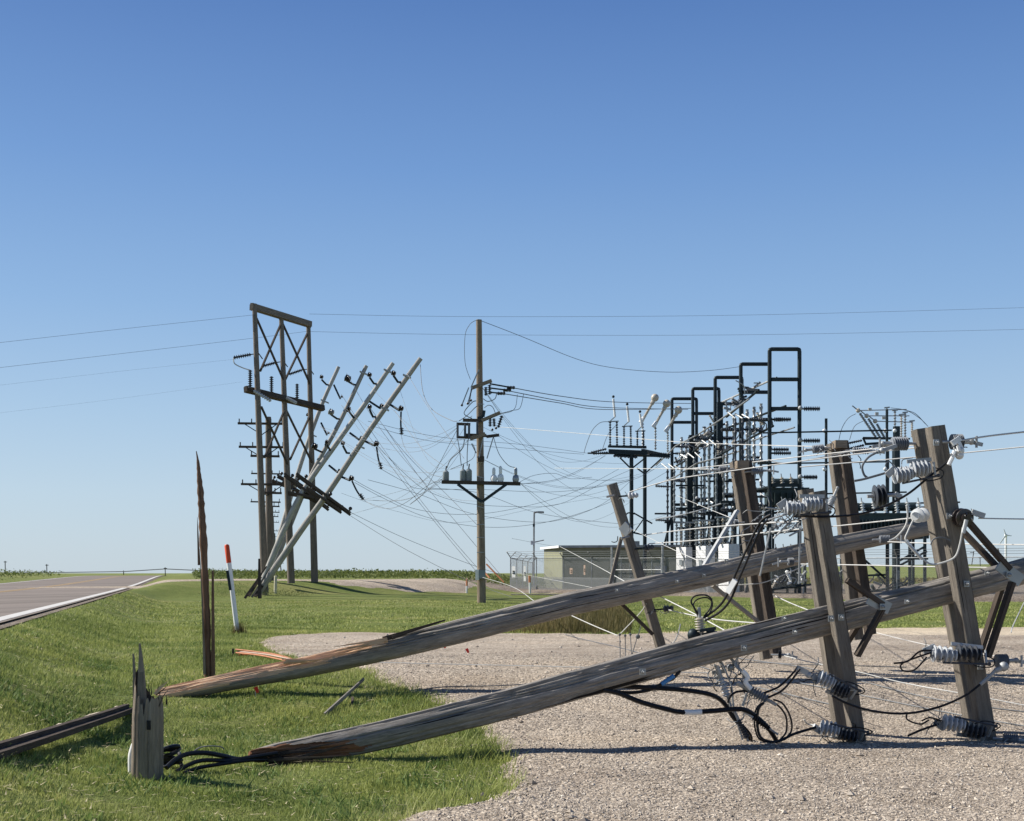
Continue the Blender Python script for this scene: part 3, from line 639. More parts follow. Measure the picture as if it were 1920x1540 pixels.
# hardware on arm pair A
L_, R_ = Vector((-1, -.1, -.02)), Vector((1, .1, .02))
cutout(armA1, W(1540, 945, 11.9), L_, .40, .055, mat='pale_polymer'); 
cutout(armA1, W(1590, 1300, 11.88), (-1, 0, .45), .36, .055, drop=(0, -.6, 1)); cutout(armA1, W(1606, 1380, 11.88), (-1, 0, .18), .40, .055, drop=(0, -.6, .6))
dead_end(armA2, W(1548, 965, 12.3), (.45, 0, 1), .22, .04, 'pale_polymer', clamp=False)
m_ = MB()
for a, b in (((1483, 962), (1440, 975)), ((1485, 975), (1450, 1010)), ((1500, 985), (1470, 1000)), ((1500, 990), (1498, 1095)), ((1445, 990), (1425, 1080)), ((1436, 952), (1480, 958)), ((1480, 1005), (1505, 992))):
    m_.tube([W(*a, 11.85), W(*b, 11.9)], .009, 6)
m_.build('lead', 'galvanised', armA1)
# hardware on arm pair B
cutout(armB1, W(1742, 877, 11.95), (-1, -.1, -.13), .40, .06, mat='pale_polymer'); cutout(armB1, W(1838, 1228, 11.95), (-1, 0, .1), .52, .062, drop=(0, -.5, -1)); cutout(armB1, W(1846, 1372, 11.95), (-1, 0, .16), .46, .06, drop=(0, -.5, .8))
dead_end(armB1, W(1772, 829, 12.15), R_, .2, .075, n=4, name='insulator'); dead_end(armB2, W(1712, 832, 12.7), L_, .25, .07, n=4)
dead_end(armB1, W(1856, 1240, 12.05), R_, .2, .065, n=4); dead_end(armB1, W(1868, 1385, 12.0), (1, -.25, -.05), .22, .065, n=4)
m_ = MB(); m_.sheds(W(1734, 965, 12.36), W(1716, 968, 12.18), .035, .07, 2, 28); m_.build('insulator', 'porcelain_white', armB2)['label'] = 'white porcelain disc'
m_ = MB(); m_.sheds(W(1798, 970, 12.12), W(1813, 972, 11.96), .045, .088, 2, 28); m_.build('insulator', 'porcelain_brown', armB1)['label'] = 'dark porcelain disc'
m_ = MB(); m_.bar(W(1822, 960, 12), W(1846, 968, 12), .05, .03); m_.tube([W(1812, 975, 11.95), W(1806, 1000, 11.95)], .02, 8); m_.build('clamp', 'galvanised', armB1)

# --- farther fallen pole ---
back = [(292, 1303, 14.75, 28), (360, 1291, 14.85, 36), (420, 1279, 14.9, 37), (587, 1247, 15.15, 40), (720, 1218, 15.3, 43), (887, 1178, 15.5, 45), (1053, 1137, 15.7, 43), (1190, 1108, 15.9, 42), (1320, 1080, 16.1, 41), (1451, 1050, 16.3, 40), (1567, 1023, 16.5, 36), (1728, 991, 16.7, 32), (1768, 983, 16.75, 30)]
fp = thing('fallen_utility_pole', W(340, 1312, 14.8), 'farther of the two long fallen poles, stripped to orange brown wood near the stump', 'utility pole')
fallen_pole(back, 'pole', fp, 'top', 2.75, 11).build('pole', ['pole_wood', 'fresh_wood'], fp)
mb = MB(); splinters(mb, W(715, 1202, 15.1), (-1, -.05, -.2), 12, .6, .035, .1, 8); splinters(mb, W(540, 1240, 14.98), (1, 0, .1), 8, .5, .03, .1, 9); mb.build('splinter', 'fresh_wood', fp)
mb = MB()
for i, (a, b) in enumerate((((718, 1199), (835, 1163)), ((735, 1196), (790, 1177)), ((700, 1206), (742, 1193)))): mb.bar(W(*a, 15.2), W(*b, 15.35), .06 - .014 * i, .03, None, 0, .3)
mb.build('bark_strip', 'dark_wood', fp)
yb = Vector((math.cos(R(11)), math.sin(R(11)), 0)); nb = Vector((math.sin(R(11)), -math.cos(R(11)), 0))
armC1 = timber(fp, W(1379, 866, 17.0), W(1437, 1236, 16.6), .135, .12, 'arm_wood', yb, seed=5)
armC2 = timber(fp, W(1399, 868, 16.8), W(1455, 1226, 16.4), .125, .11, 'dark_wood', yb, seed=6)
armD1 = timber(fp, W(1562, 832, 17.1), W(1608, 1200, 16.9), .135, .12, 'arm_wood', yb, seed=7)
armD2 = timber(fp, W(1579, 828, 16.9), W(1632, 1190, 16.75), .13, .11, 'dark_wood', yb, seed=8)
armE = timber(fp, W(1147, 908, 16.3), W(1240, 1216, 16.25), .115, .11, 'arm_wood', yb, seed=9)
m_ = MB()
for q in ((1388, 868, 16.6), (1571, 830, 16.9)): m_.bar(W(q[0] - 8, q[1] + 4, q[2]), W(q[0] + 14, q[1] + 4, q[2]), .1, .2, (0, 0, 1))
m_.build('spacer_block', 'pole_wood_tan', fp)
for a, b, ww, mt in (((1382, 958, 16.5), (1320, 1062, 16.2), .085, 'galvanised'), ((1336, 1098, 16.3), (1424, 1168, 16.45), .085, 'pole_wood'), ((1165, 1008, 16.1), (1144, 1096, 16.0), .045, 'arm_wood'), ((1163, 1130, 16.1), (1224, 1190, 16.15), .045, 'dark_wood'),
                     ((1598, 1090, 16.6), (1655, 1140, 16.6), .06, 'dark_wood')):
    m_ = MB(); m_.bar(W(*a), W(*b), ww, .04, nb); o = m_.build('brace', mt, fp)
for q in ((1362, 1052, 16.0), (1320, 1079, 15.93), (1157, 1107, 15.65), (1270, 1090, 15.85), (1500, 1035, 16.2), (1395, 1052, 16.05)): bolt(fp, W(*q), nb, .014)
def pin_ins(parent, p, d, mat='dark_polymer', r=.05):
    p, d = Vector(p), Vector(d).normalized(); m = MB(); m.tube([p, p + d * .16], .012, 6); m.build('pin', 'dark_steel', parent)
    m = MB(); m.lathe(p + d * .12, p + d * .25, [(0, r * .5), (.15, r), (.3, r * .6), (.45, r * .95), (.6, r * .5), (.8, r * .7), (1, r * .35)], 14); m.build('insulator', mat, parent)
pin_ins(armE, W(1160, 931, 16.2), (1, -.2, .05), 'pale_polymer'); pin_ins(armE, W(1190, 1030, 16.2), (1, -.2, .12)); pin_ins(armE, W(1226, 1144, 16.2), (1, -.2, .1), 'dark_polymer')
m_ = MB(); m_.tube([W(1137, 932, 16.1), W(1152, 929, 16.1)], .015, 6); m_.tube([W(1165, 1010, 16.05), W(1180, 1006, 16.1)], .015, 6); m_.bar(W(1167, 985, 16.2), W(1180, 1000, 16.15), .13, .03); m_.build('bolt', 'steel_grey', armE)
dead_end(armC1, W(1372, 880, 16.9), (-1, 0, -.05), .2, .05, n=4); dead_end(armC2, W(1400, 885, 16.6), (1, -.1, .06), .24, .05, n=4)
dead_end(armC1, W(1392, 980, 16.7), (-1, 0, -.1), .14, .05, n=3, clamp=False); dead_end(armC2, W(1450, 1228, 16.2), (1, -.2, 0), .13, .06, 'dark_polymer', n=3)
dead_end(armD1, W(1553, 840, 17.0), (-1, 0, -.1), .24, .06, n=4); dead_end(armD2, W(1590, 845, 16.7), (1, -.1, -.02), .3, .05, n=4)
dead_end(fp, W(1496, 1053, 16.1), (-1, -.1, -.02), .16, .05, n=4); dead_end(fp, W(1640, 1012, 16.3), (1, -.1, .02), .22, .055, n=4)

# --- splintered stump ---
def jagged(parent, base, top_pts, r0, name, mats, lean=Vector((0, 0, 0)), seed=0, n=48, hs=46):
    """upright broken post: height limit varies with angle, listed as (angle deg, height)"""
    rs = np.random.default_rng(seed); mb = MB(); A = np.array([a for a, _ in top_pts]); Hh = np.array([h for _, h in top_pts])
    rows = []
    ths = np.linspace(0, 360, n, endpoint=False)
    hl = np.interp(ths, A, Hh, period=360) * 1.0 + rs.uniform(-.04, .04, n)
    for i in range(hs + 1):
        q = (i / hs); row = []
        for j, th in enumerate(ths):
            z = hl[j] * q; a = R(th); rr = r0 * (1 + .03 * math.sin(3 * a + seed) + .02 * math.sin(9 * a + z * 2) + .03 * math.sin(z * 3 + a) + .06 * math.exp(-z * 7)) - (.012 if j % 7 == seed % 7 else 0)
            fall = max(0, (z - hl.min()) / (hl.max() - hl.min() + 1e-6)); rr *= 1 - .22 * fall
            row.append(len(mb.v)); mb.v.append(Vector(base) + Vector((math.cos(a) * rr, math.sin(a) * rr, z - .06)) + lean * z)
        rows.append(row)
    for i in range(hs):
        for j in range(n):
            j2 = (j + 1) % n; z0, z1 = hl[j] * i / hs, hl[j] * (i + 1) / hs; u0, u1 = R(ths[j]) * r0, R(ths[j] + 360 / n) * r0
            mb.face((rows[i][j], rows[i][j2], rows[i + 1][j2], rows[i + 1][j]), [(u0, z0), (u1, z0), (u1, z1), (u0, z1)])
    # inner torn face: ring inset and dropped
    inner = []; c = Vector(base)
    for j, th in enumerate(ths):
        a = R(th); top = mb.v[rows[-1][j]]; z = hl.min() * .93 - .06; rr = r0 * .62
        inner.append(len(mb.v)); mb.v.append(c + Vector((math.cos(a) * rr * .9, math.sin(a) * rr * .9, z + rs.uniform(-.03, .08))) + lean * z)
    for j in range(n):
        j2 = (j + 1) % n; mb.face((rows[-1][j], rows[-1][j2], inner[j2], inner[j]), [(j * .02, 0), (j * .02 + .02, 0), (j * .02 + .02, .2), (j * .02, .2)], 1)
    mb.face(tuple(inner), [(0, 0)] * n, 1)
    return mb.build(name, mats, parent)
sb = G(276, 1458); st = thing('broken_pole_stump', sb, 'grey splintered pole stump with two tall spikes standing in the grass', 'pole stump')
px_m = sb.y / F
jagged(st, sb, [(0, .66), (30, .65), (70, .66), (100, .68), (128, .72), (138, .75), (150, .80), (163, .84), (176, .86), (188, .86), (198, .84), (208, .80), (222, .74), (238, .67), (250, .66), (265, .62), (270, .55), (276, .64), (285, .66), (315, .655), (340, .66)], 28.0 * px_m, 'post', ['stump_wood', 'dark_wood'], Vector((.01, 0, 0)), 3)
mb = MB()
def spike(pts, w0, th, D, par, mt, name='spike', tip=.12):
    m = MB(); P = [W(x, y, D) for x, y in pts]
    for i in range(len(P) - 1):
        k0 = 1 - (1 - tip) * i / (len(P) - 1); k1 = 1 - (1 - tip) * (i + 1) / (len(P) - 1)
        m.bar(P[i], P[i + 1], w0 * k0, th * k0, (1, 0, 0), 0, k1 / k0)
    return m.build(name, mt, par)
spike([(266, 1350), (266, 1300), (265, 1260), (264, 1235), (262, 1207)], .075, .05, sb.y - .03, st, 'stump_wood', tip=.16); spike([(255, 1350), (253, 1300), (252, 1262), (250, 1226)], .036, .035, sb.y - .02, st, 'stump_wood', tip=.3)
mb = MB()
splinters(mb, W(288, 1304, sb.y), (.1, 0, 1), 9, .06, .014, .3, 5); splinters(mb, W(296, 1304, sb.y - .05), (.8, -.1, .7), 3, .09, .012, .2, 6); mb.build('splinter', 'dark_wood', st)
mb = MB(); mb.bar(W(292, 1300, sb.y - .1), W(318, 1274, sb.y - .1), .022, .01, None, 0, .1); mb.bar(W(290, 1302, sb.y - .1), W(306, 1280, sb.y - .1), .02, .01, None, 0, .1); mb.build('splinter', 'fresh_wood', st)
mb = MB(); mb.box(W(279, 1360, sb.y - .118), .028, .006, .07); mb.build('bolt_hole', 'black_rubber', st)
# a pale tag plate wrapped on its left side
mb = MB(); mb.bar(W(249, 1360, sb.y - .03), W(250, 1394, sb.y - .03), .02, .02, (1, 0, 0)); mb.build('stripped_patch', 'fresh_wood', st)
sw = G(242, 1452); ms = MB(); Pm = smooth([sw + Vector((.02, 0, 0)), sw + Vector((.02, 0, .13)), sw + Vector((.035, 0, .22)), sw + Vector((.05, 0, .27))], 4); ms.tube(Pm, list(np.interp(np.linspace(0, 1, len(Pm)), [0, .4, .8, 1], [.026, .028, .018, .006])), 10)
tag(ms.build('cable_guard', 'white_paint', None, sw), 'short white plastic cable guard against the left side of the splintered stump', 'cable guard')
# --- slab of split pole lying left of the stump ---
a, b = G(-60, 1432), G(246, 1338); a.z += .0; b.z += .04
sl = thing('split_pole_slab', a, 'dark brown slab split off a pole, lying in the grass left of the stump, with bare white wood showing', 'broken wood')
m_ = MB(); up_ = (b - a).cross(Vector((0, 0, 1))).cross(b - a).normalized()
pl = [(lambda p_: p_.lerp(on(p_.x, p_.y, .04), .08))(a.lerp(b, i / 12)) for i in range(13)]
def along(t_): k_ = min(11, int(t_ * 12)); return pl[k_].lerp(pl[k_ + 1], t_ * 12 - k_)
for i in range(12): m_.bar(pl[i], pl[i + 1], .15 - .006 * i, .05, (b - a).cross(up_), 0, (.15 - .006 * (i + 1)) / (.15 - .006 * i))
m_.build('slab', 'dark_wood', sl)
m_ = MB(); sd_ = (b - a).cross(up_).normalized(); sd_ = sd_ if sd_.y < 0 else -sd_
for i in range(12): m_.bar(pl[i] + sd_ * .05 + up_ * .03, pl[i + 1] + sd_ * .05 + up_ * .03, .06, .06, up_)
m_.build('ridge', 'dark_wood', sl)
for t0, t1 in ((.25, .42), (.46, .56), (.64, .86), (.90, .99)):
    m_ = MB(); nn_ = max(2, int((t1 - t0) * 24)); m_.tube([along(t0 + (t1 - t0) * q_ / nn_) + sd_ * .088 + up_ * .04 for q_ in range(nn_ + 1)], [.024 * math.sin(math.pi * (.12 + .8 * q_ / nn_)) for q_ in range(nn_ + 1)], 6); m_.build('bare_wood_strip', 'pale_wood', sl)
# --- tall splintered stub ---
tb = G(392, 1272); D = tb.y; ts = thing('splintered_pole_stub', tb, 'tall thin dark sliver of a snapped pole standing upright in the grass behind the stump', 'broken pole')
m_ = MB(); P = [(390, 1272, 8.5), (389, 1230, 8.6), (387, 1150, 8.4), (384, 1080, 8.6), (381, 1010, 8.6), (378, 960, 8.2), (376, 925, 7.0), (373, 890, 4.8), (371, 865, 2.8), (368, 846, .9)]
pts = smooth([W(x, y, D) for x, y, _ in P], 5); rr = np.interp(np.linspace(0, 1, len(pts)), np.linspace(0, 1, len(P)), [mm(r * .82, D) for _, _, r in P])
rs_ = random.Random(5)
m_.tube(pts, [x * (1 + rs_.uniform(-.16, .16)) for x in rr], 9); m_.build('shaft', 'brown_wood', ts)
spike([(400, 1272), (399.5, 1200), (399, 1120), (399, 1070)], mm(6, D), .06, D - .03, ts, 'brown_wood', tip=.5)
spike([(373, 1060), (371, 1000), (370, 970)], mm(4, D), .02, D - .06, ts, 'brown_wood'); spike([(384, 1265), (382, 1200), (379, 1120), (374, 1030)], mm(5, D), .04, D - .07, ts, 'pole_wood_tan')
# --- marker post ---
def marker(base, top, w_, label, split=.45, mats=('white_paint', 'orange_paint'), plate=False, cat='marker post', name='marker_post', group=None):
    base, top = Vector(base), Vector(top); t = thing(name, base, label, cat, group)
    mid = base.lerp(top, split); m = MB(); m.tube([base - Vector((0, 0, .05)), mid], w_ / 2, 10); m.build('post', mats[0], t)
    m = MB(); m.tube([mid, base.lerp(top, .985), top], [w_ / 2 * 1.04, w_ / 2 * 1.04, w_ * .3], 10); m.build('cap', mats[1], t)
    return t
mpb = G(446, 1190); mt_ = marker(mpb, W(425, 1021, mpb.y), mm(9, mpb.y), 'tall white marker post with a red orange top, leaning beside the dark pole sliver', .795, ('white_paint', 'red_orange_paint'))
m_ = MB(); m_.bar(W(426, 1070, mpb.y - .05), W(432, 1107, mpb.y - .05), mm(5, mpb.y), .01, (1, 0, 0)); m_.build('plate', 'dark_steel', mt_)
X = rng.normal(mpb.x + .02, .06, 260); Y = rng.normal(mpb.y, .07, 260); o = blades('grass_tuft', X, Y, rng.uniform(.1, .32, 260), rng.uniform(.01, .02, 260), 'dry_brush', .3); tag(o, 'tuft of dry grass at the foot of the white marker post', 'grass', kind='stuff')
# small debris stake in the grass
a, b = G(608, 1345), G(682, 1302); b.z += .18; a.z += .02
dt = thing('broken_stake', a, 'weathered broken plank propped in the grass between the two fallen poles', 'broken wood')
m_ = MB(); m_.bar(a, b, .05, .02, (0, 0, 1), 0, .7); m_.build('plank', 'pole_wood', dt); m_ = MB(); m_.bar(G(660, 1330), W(661, 1309, a.lerp(b, .7).y), .035, .03); m_.build('prop', 'dark_wood', dt)
# guy marker bundle
a = G(437, 1232); gb = thing('guy_guard_bundle', a, 'bundle of orange and yellow plastic guy guards lying beside a short black stake', 'cable guards')
m_ = MB(); m_.tube([a, a + Vector((0, 0, .13))], .017, 8); m_.build('stake', 'cable_black', gb)
for i, (x0, y0, x1, y1, mt) in enumerate(((442, 1218, 548, 1236, 'orange_paint'), (441, 1224, 540, 1240, 'orange_paint'), (444, 1229, 500, 1231, 'red_orange_paint'), (446, 1222, 552, 1238, 'sign_orange'), (470, 1222, 545, 1234, 'orange_paint'))):
    p0, p1 = W(x0, y0, a.y), G(x1, y1, .02); m_ = MB(); m_.tube(smooth([p0, p0.lerp(p1, .5) + Vector((0, 0, .02)), p1], 5), .012, 8); m_.build('guard', mt, gb)
# pin flags
def flag(px, py, h, label, lean=0):
    b_ = G(px, py); t = thing('pin_flag', b_, label, 'pin flag', 'small red pin flags'); m = MB(); m.tube([b_, b_ + Vector((lean * h, 0, h))], .004, 5); m.build('wire', 'galvanised', t)
    m = MB(); m.bar(b_ + Vector((lean * h, 0, h)), b_ + Vector((lean * h + .03, 0, h * .45)), .05, .012, None, 0, .6); m.build('flag', 'red_plastic', t)
flag(479, 1308, .12, 'red pin flag in the grass under the farther fallen pole'); flag(830, 1222, .13, 'upright red pin flag on the gravel behind the farther fallen pole', .1); flag(869, 1231, .12, 'crooked red pin flag on the gravel behind the farther fallen pole', .4)
# ---------------- cables ----------------
def cable(name, pts, r, mat, label, cat='cable', group=None, k=6, n=8):
    P = smooth(pts, k); m = MB(); m.tube(P, r, n); o = m.build(name, mat, None, P[0]); tag(o, label, cat, group); return o
Dn = 10.4
def wl(lst, D0, D1=None):
    D1 = D0 if D1 is None else D1; n = len(lst); return [W(x, y, D0 + (D1 - D0) * i / max(1, n - 1)) for i, (x, y) in enumerate(lst)]
cable('black_cable', wl([(312, 1440), (330, 1424), (352, 1414), (385, 1412), (420, 1418), (450, 1424), (500, 1420)], 10.0, 10.6), .02, 'cable_black', 'thick black cable arching highest between the stump and the broken pole tip')
cable('black_cable', wl([(330, 1448), (350, 1436), (380, 1426), (430, 1426), (470, 1420), (520, 1412)], 10.1, 10.6), .018, 'cable_black', 'middle black cable between the stump and the broken pole tip')
cable('black_cable', wl([(345, 1450), (372, 1440), (420, 1432), (465, 1426), (500, 1425)], 10.1, 10.6), .016, 'cable_black', 'lowest black cable lying in the grass between the stump and the broken pole tip')
cable('bare_wire', wl([(362, 1410), (375, 1402), (395, 1399), (415, 1401), (420, 1406)], 10.3), .005, 'wire_dark', 'thin dark wire loop above the black cables beside the stump')
p = G(318, 1442); m_ = MB()
m_.tube([p + Vector((.10 * math.cos(t_ * .7) * (1 - t_ * .006), .09 * math.sin(t_ * .7), .02 + .0035 * t_ + .02 * math.sin(t_ * .9))) for t_ in range(46)], .017, 6)
tag(m_.build('shade_coil', 'cable_black', None, p), 'dark coil standing in for the shaded hump at the right foot of the splintered stump', 'cable')  # black coil added where there is only a hump of shade
# underground risers coming out below the near pole
cable('black_cable', wl([(1120, 1283), (1170, 1287), (1225, 1290), (1280, 1294), (1330, 1302), (1355, 1316), (1375, 1345), (1400, 1375), (1405, 1390)], 11.6, 12.0), .022, 'cable_black', 'thick black cable running right from under the near pole, upper of the two')
cable('black_cable', wl([(1130, 1294), (1160, 1300), (1200, 1316), (1250, 1330), (1285, 1336), (1340, 1333), (1390, 1330), (1415, 1342), (1440, 1365), (1455, 1388)], 11.5, 11.9), .023, 'cable_black', 'thick black cable with a white band sagging below the near pole')
m_ = MB(); m_.tube(wl([(1283, 1335.8), (1300, 1336.2), (1316, 1335.2)], 11.68), .026, 10); tag(m_.build('cable_tag', 'white_paint', None, W(1300, 1336, 11.68)), 'white identification band wrapped on the sagging black cable', 'cable band')
cable('black_cable', wl([(1150, 1297), (1185, 1299), (1220, 1293), (1245, 1280), (1262, 1272), (1275, 1258)], 11.7), .016, 'cable_black', 'black cable curving up behind the near pole with blue tape on it')
m_ = MB(); m_.tube(wl([(1240, 1283), (1252, 1275), (1264, 1267)], 11.69), .021, 10); tag(m_.build('cable_tape', 'blue_tape', None, W(1252, 1275, 11.69)), 'blue tape wound on the curving black cable below the near pole', 'cable tape')
def termination(p0, p1, r, label, mat='grey_polymer', k=9):
    p0, p1 = Vector(p0), Vector(p1); t = thing('cable_termination', p0, label, 'cable termination'); m = MB(); m.sheds(p0, p1, r * .55, r, k, 14); m.build('sheds', mat, t)
    d = (p1 - p0).normalized(); m = MB(); m.tube([p0 - d * .12, p0], r * .5, 8); m.tube([p1, p1 + d * .1], r * .3, 8); m.build('lug', 'galvanised', t); return t
termination(W(1352, 1272, 11.9), W(1364, 1306, 11.9), .042, 'short grey ribbed cable end standing highest in the tangle below the near pole', 'pale_polymer', 6)
termination(W(1403, 1292, 11.85), W(1438, 1312, 11.85), .05, 'grey ribbed cable end slanting down to the right in the tangle below the near pole', 'grey_polymer', 8)
termination(W(1384, 1350, 11.9), W(1400, 1384, 11.9), .035, 'dark ribbed cable end resting on the gravel below the near pole', 'dark_polymer', 8)
termination(W(1412, 1345, 11.8), W(1442, 1366, 11.8), .032, 'thin black spiny cable end bent towards the gravel below the near pole', 'cable_black', 8)
termination(W(1314, 1186, 12.6), W(1312, 1158, 12.6), .055, 'ribbed insulator standing behind the near pole with two wire loops', 'porcelain_tan', 6)
m_ = MB(); m_.ball(W(1300, 1190, 12.6), .06, 10); m_.ball(W(1333, 1188, 12.6), .05, 8); m_.bar(W(1290, 1196, 12.6), W(1345, 1188, 12.6), .05, .05); m_.bar(W(1312, 1183, 12.5), W(1342, 1178, 12.5), .03, .03); tag(m_.build('switch_bracket', 'dark_steel', None, W(1312, 1192, 12.6)), 'black metal bracket under the ribbed insulator behind the near pole', 'bracket')
bl = 'cable_black'
cable('black_wire', wl([(1312, 1156), (1302, 1140), (1296, 1128), (1303, 1118), (1322, 1116), (1334, 1124), (1332, 1140), (1320, 1156)], 12.6), .008, bl, 'outer loop of black wire above the ribbed insulator behind the near pole')
cable('black_wire', wl([(1310, 1158), (1304, 1146), (1300, 1134), (1308, 1124), (1326, 1121), (1336, 1132), (1330, 1150), (1318, 1160)], 12.65), .007, bl, 'inner loop of black wire above the ribbed insulator behind the near pole')
cable('black_wire', wl([(1318, 1160), (1345, 1140), (1362, 1118), (1380, 1075), (1400, 1030), (1425, 980), (1445, 965)], 12.6, 12.2), .012, bl, 'left one of two black wires climbing over the farther pole to the crossarm top')
cable('black_wire', wl([(1322, 1164), (1352, 1146), (1372, 1120), (1388, 1080), (1410, 1030), (1430, 985), (1450, 970)], 12.55, 12.2), .012, bl, 'right one of two black wires climbing over the farther pole to the crossarm top')
m_ = MB(); m_.bar(W(1366, 1112, 12.45), W(1380, 1088, 12.4), .055, .05); tag(m_.build('arrester', 'white_paint', None, W(1366, 1112, 12.45)), 'white surge arrester body hanging on the two black wires', 'surge arrester')
cable('black_wire', wl([(1488, 967), (1540, 969), (1600, 966), (1650, 953), (1700, 928), (1745, 892), (1775, 868), (1790, 850)], 11.9, 12.0), .011, bl, 'heavy black jumper hanging between the tops of the two crossarm pairs')
m_ = MB(); m_.tube(wl([(1790, 846), (1786, 858), (1779, 872)], 11.95), .02, 8); m_.tube(wl([(1799, 846), (1796, 836)], 11.95), .018, 8); tag(m_.build('jumper_sleeve', 'white_paint', None, W(1790, 850, 11.95)), 'white sleeve at the upper right end of the black jumper', 'wire sleeve')
cable('black_wire', wl([(1560, 1305), (1590, 1320), (1640, 1334), (1700, 1338), (1760, 1326), (1810, 1304), (1842, 1280)], 11.8, 11.9), .011, bl, 'black jumper sagging close to the gravel between the crossarm feet')
m_ = MB(); m_.tube(wl([(1838, 1284), (1856, 1268), (1866, 1258)], 11.9), .018, 8); m_.ball(W(1882, 1250, 11.9), .045); m_.tube(wl([(1866, 1258), (1890, 1248)], 11.9), .025, 8); tag(m_.build('jumper_sleeve', 'galvanised', None, W(1838, 1284, 11.9)), 'grey clamp at the right end of the low black jumper', 'wire sleeve')
cable('black_wire', wl([(1700, 1340), (1702, 1350), (1725, 1358), (1742, 1350)], 11.85), .008, bl, 'small black loop hanging off the low jumper')
cable('black_wire', wl([(1450, 1312), (1468, 1320), (1482, 1345), (1484, 1370), (1470, 1388)], 11.8), .009, bl, 'outer black wire loop right of the slanting grey cable end')
cable('black_wire', wl([(1445, 1314), (1462, 1326), (1474, 1345), (1474, 1372), (1462, 1388)], 11.85), .009, bl, 'inner black wire loop right of the slanting grey cable end')
cable('black_wire', wl([(1432, 1318), (1422, 1330), (1420, 1360), (1426, 1382), (1440, 1390), (1460, 1390), (1490, 1376), (1530, 1364)], 11.8), .013, bl, 'black wire curling down to the gravel and right to the crossarm foot')
cable('black_wire', wl([(1428, 1318), (1417, 1332), (1415, 1360), (1422, 1384), (1436, 1391)], 11.85), .008, bl, 'thin black wire dropping beside the curl to the gravel')
cable('black_wire', wl([(1432, 1300), (1460, 1288), (1480, 1270), (1497, 1250)], 11.85), .010, bl, 'upper black wire rising right to the clamp before the crossarm')
cable('black_wire', wl([(1440, 1308), (1465, 1296), (1484, 1276), (1500, 1254)], 11.8), .010, bl, 'lower black wire rising right to the clamp before the crossarm')
m_ = MB(); m_.bar(W(1494, 1252, 11.85), W(1514, 1262, 11.85), .05, .04); m_.ball(W(1516, 1266, 11.85), .03); tag(m_.build('wire_clamp', 'galvanised', None, W(1500, 1255, 11.85)), 'grey wire clamp just left of the middle cutout on the crossarm', 'clamp')
cable('black_wire', wl([(1365, 1318), (1368, 1308), (1380, 1298), (1400, 1296), (1412, 1298)], 11.85), .011, bl, 'short black arch between the two ribbed cable ends')
cable('black_wire', wl([(1378, 1350), (1395, 1362), (1408, 1378), (1410, 1392)], 11.9), .008, bl, 'black wire falling along the dark cable end to the gravel')
cable('bare_wire', wl([(1350, 1236), (1362, 1262), (1372, 1290), (1376, 1330), (1392, 1388)], 12.0, 11.9), .009, 'steel_grey', 'grey bare wire dropping straight through the tangle below the near pole')
cable('bare_wire', wl([(1368, 1232), (1392, 1262), (1404, 1285)], 12.0, 11.9), .014, 'steel_grey', 'grey rod slanting from the near pole to the ribbed cable end')
cable('bare_wire', wl([(1384, 1232), (1378, 1248), (1398, 1266), (1402, 1290)], 11.95), .008, 'galvanised', 'bright thin wire twisting above the ribbed cable end')
cable('bare_wire', wl([(1340, 1245), (1346, 1270), (1342, 1285)], 12.0), .007, 'steel_grey', 'short dark wire dangling left of the tangle below the near pole')
for i, (pp, lb) in enumerate(((((1392, 1258), (1402, 1270), (1398, 1280), (1408, 1292)), 'white plastic cover on the slanting cable end'),)):
    cable('wire_cover', wl(list(pp), 11.8), .022, 'white_paint', lb, 'wire cover')
m_ = MB(); m_.bar(W(1335, 1262, 12.05), W(1362, 1258, 12.05), .035, .03); m_.bar(W(1400, 1302, 11.9), W(1392, 1324, 11.9), .02, .02); m_.ball(W(1370, 1252, 12), .035); m_.ball(W(1378, 1244, 12), .028); tag(m_.build('wire_clamp', 'steel_grey', None, W(1350, 1260, 12)), 'cluster of grey clamps at the head of the tangle below the near pole', 'clamp')
# leads hanging off the right-hand crossarm pair
cable('black_wire', wl([(1746, 1220), (1724, 1222), (1702, 1240), (1676, 1244)], 11.9), .009, bl, 'upper black lead of the cutout low on the right crossarm')
cable('black_wire', wl([(1746, 1224), (1716, 1234), (1690, 1246), (1694, 1258), (1715, 1256), (1738, 1232)], 11.9), .008, bl, 'looped black lead of the cutout low on the right crossarm')
cable('black_wire', wl([(1760, 1358), (1730, 1368), (1702, 1380)], 11.9), .011, bl, 'stiff black lead of the lowest cutout on the right crossarm')
cable('black_wire', wl([(1765, 1352), (1744, 1346), (1728, 1352)], 11.9), .008, bl, 'short black lead above the lowest cutout on the right crossarm')
cable('black_wire', wl([(1664, 886), (1640, 893), (1618, 899), (1602, 902)], 11.95), .011, 'wire_dark', 'forked grey lead pointing left from the top cutout of the right crossarm')
cable('black_wire', wl([(1645, 848), (1628, 858), (1617, 874), (1620, 890), (1628, 897)], 12.3), .011, 'wire_dark', 'dark lead curving down from the clamp left of the right crossarm top')
m_ = MB(); m_.bar(W(1645, 848, 12.3), W(1680, 836, 12.4), .035, .03); m_.ball(W(1654, 845, 12.3), .03); tag(m_.build('wire_clamp', 'galvanised', None, W(1660, 842, 12.3)), 'grey dead end clamp left of the right crossarm top', 'clamp')
m_ = MB(); m_.bar(W(1785, 832, 12.0), W(1800, 822, 12.0), .05, .04); m_.bar(W(1797, 830, 12), W(1803, 843, 12), .03, .05); m_.ball(W(1799, 846, 12), .045); m_.ball(W(1799, 854, 12), .04); tag(m_.build('wire_clamp', 'porcelain_white', None, W(1795, 835, 12)), 'bright clamp stack at the right side of the tallest crossarm top', 'clamp')
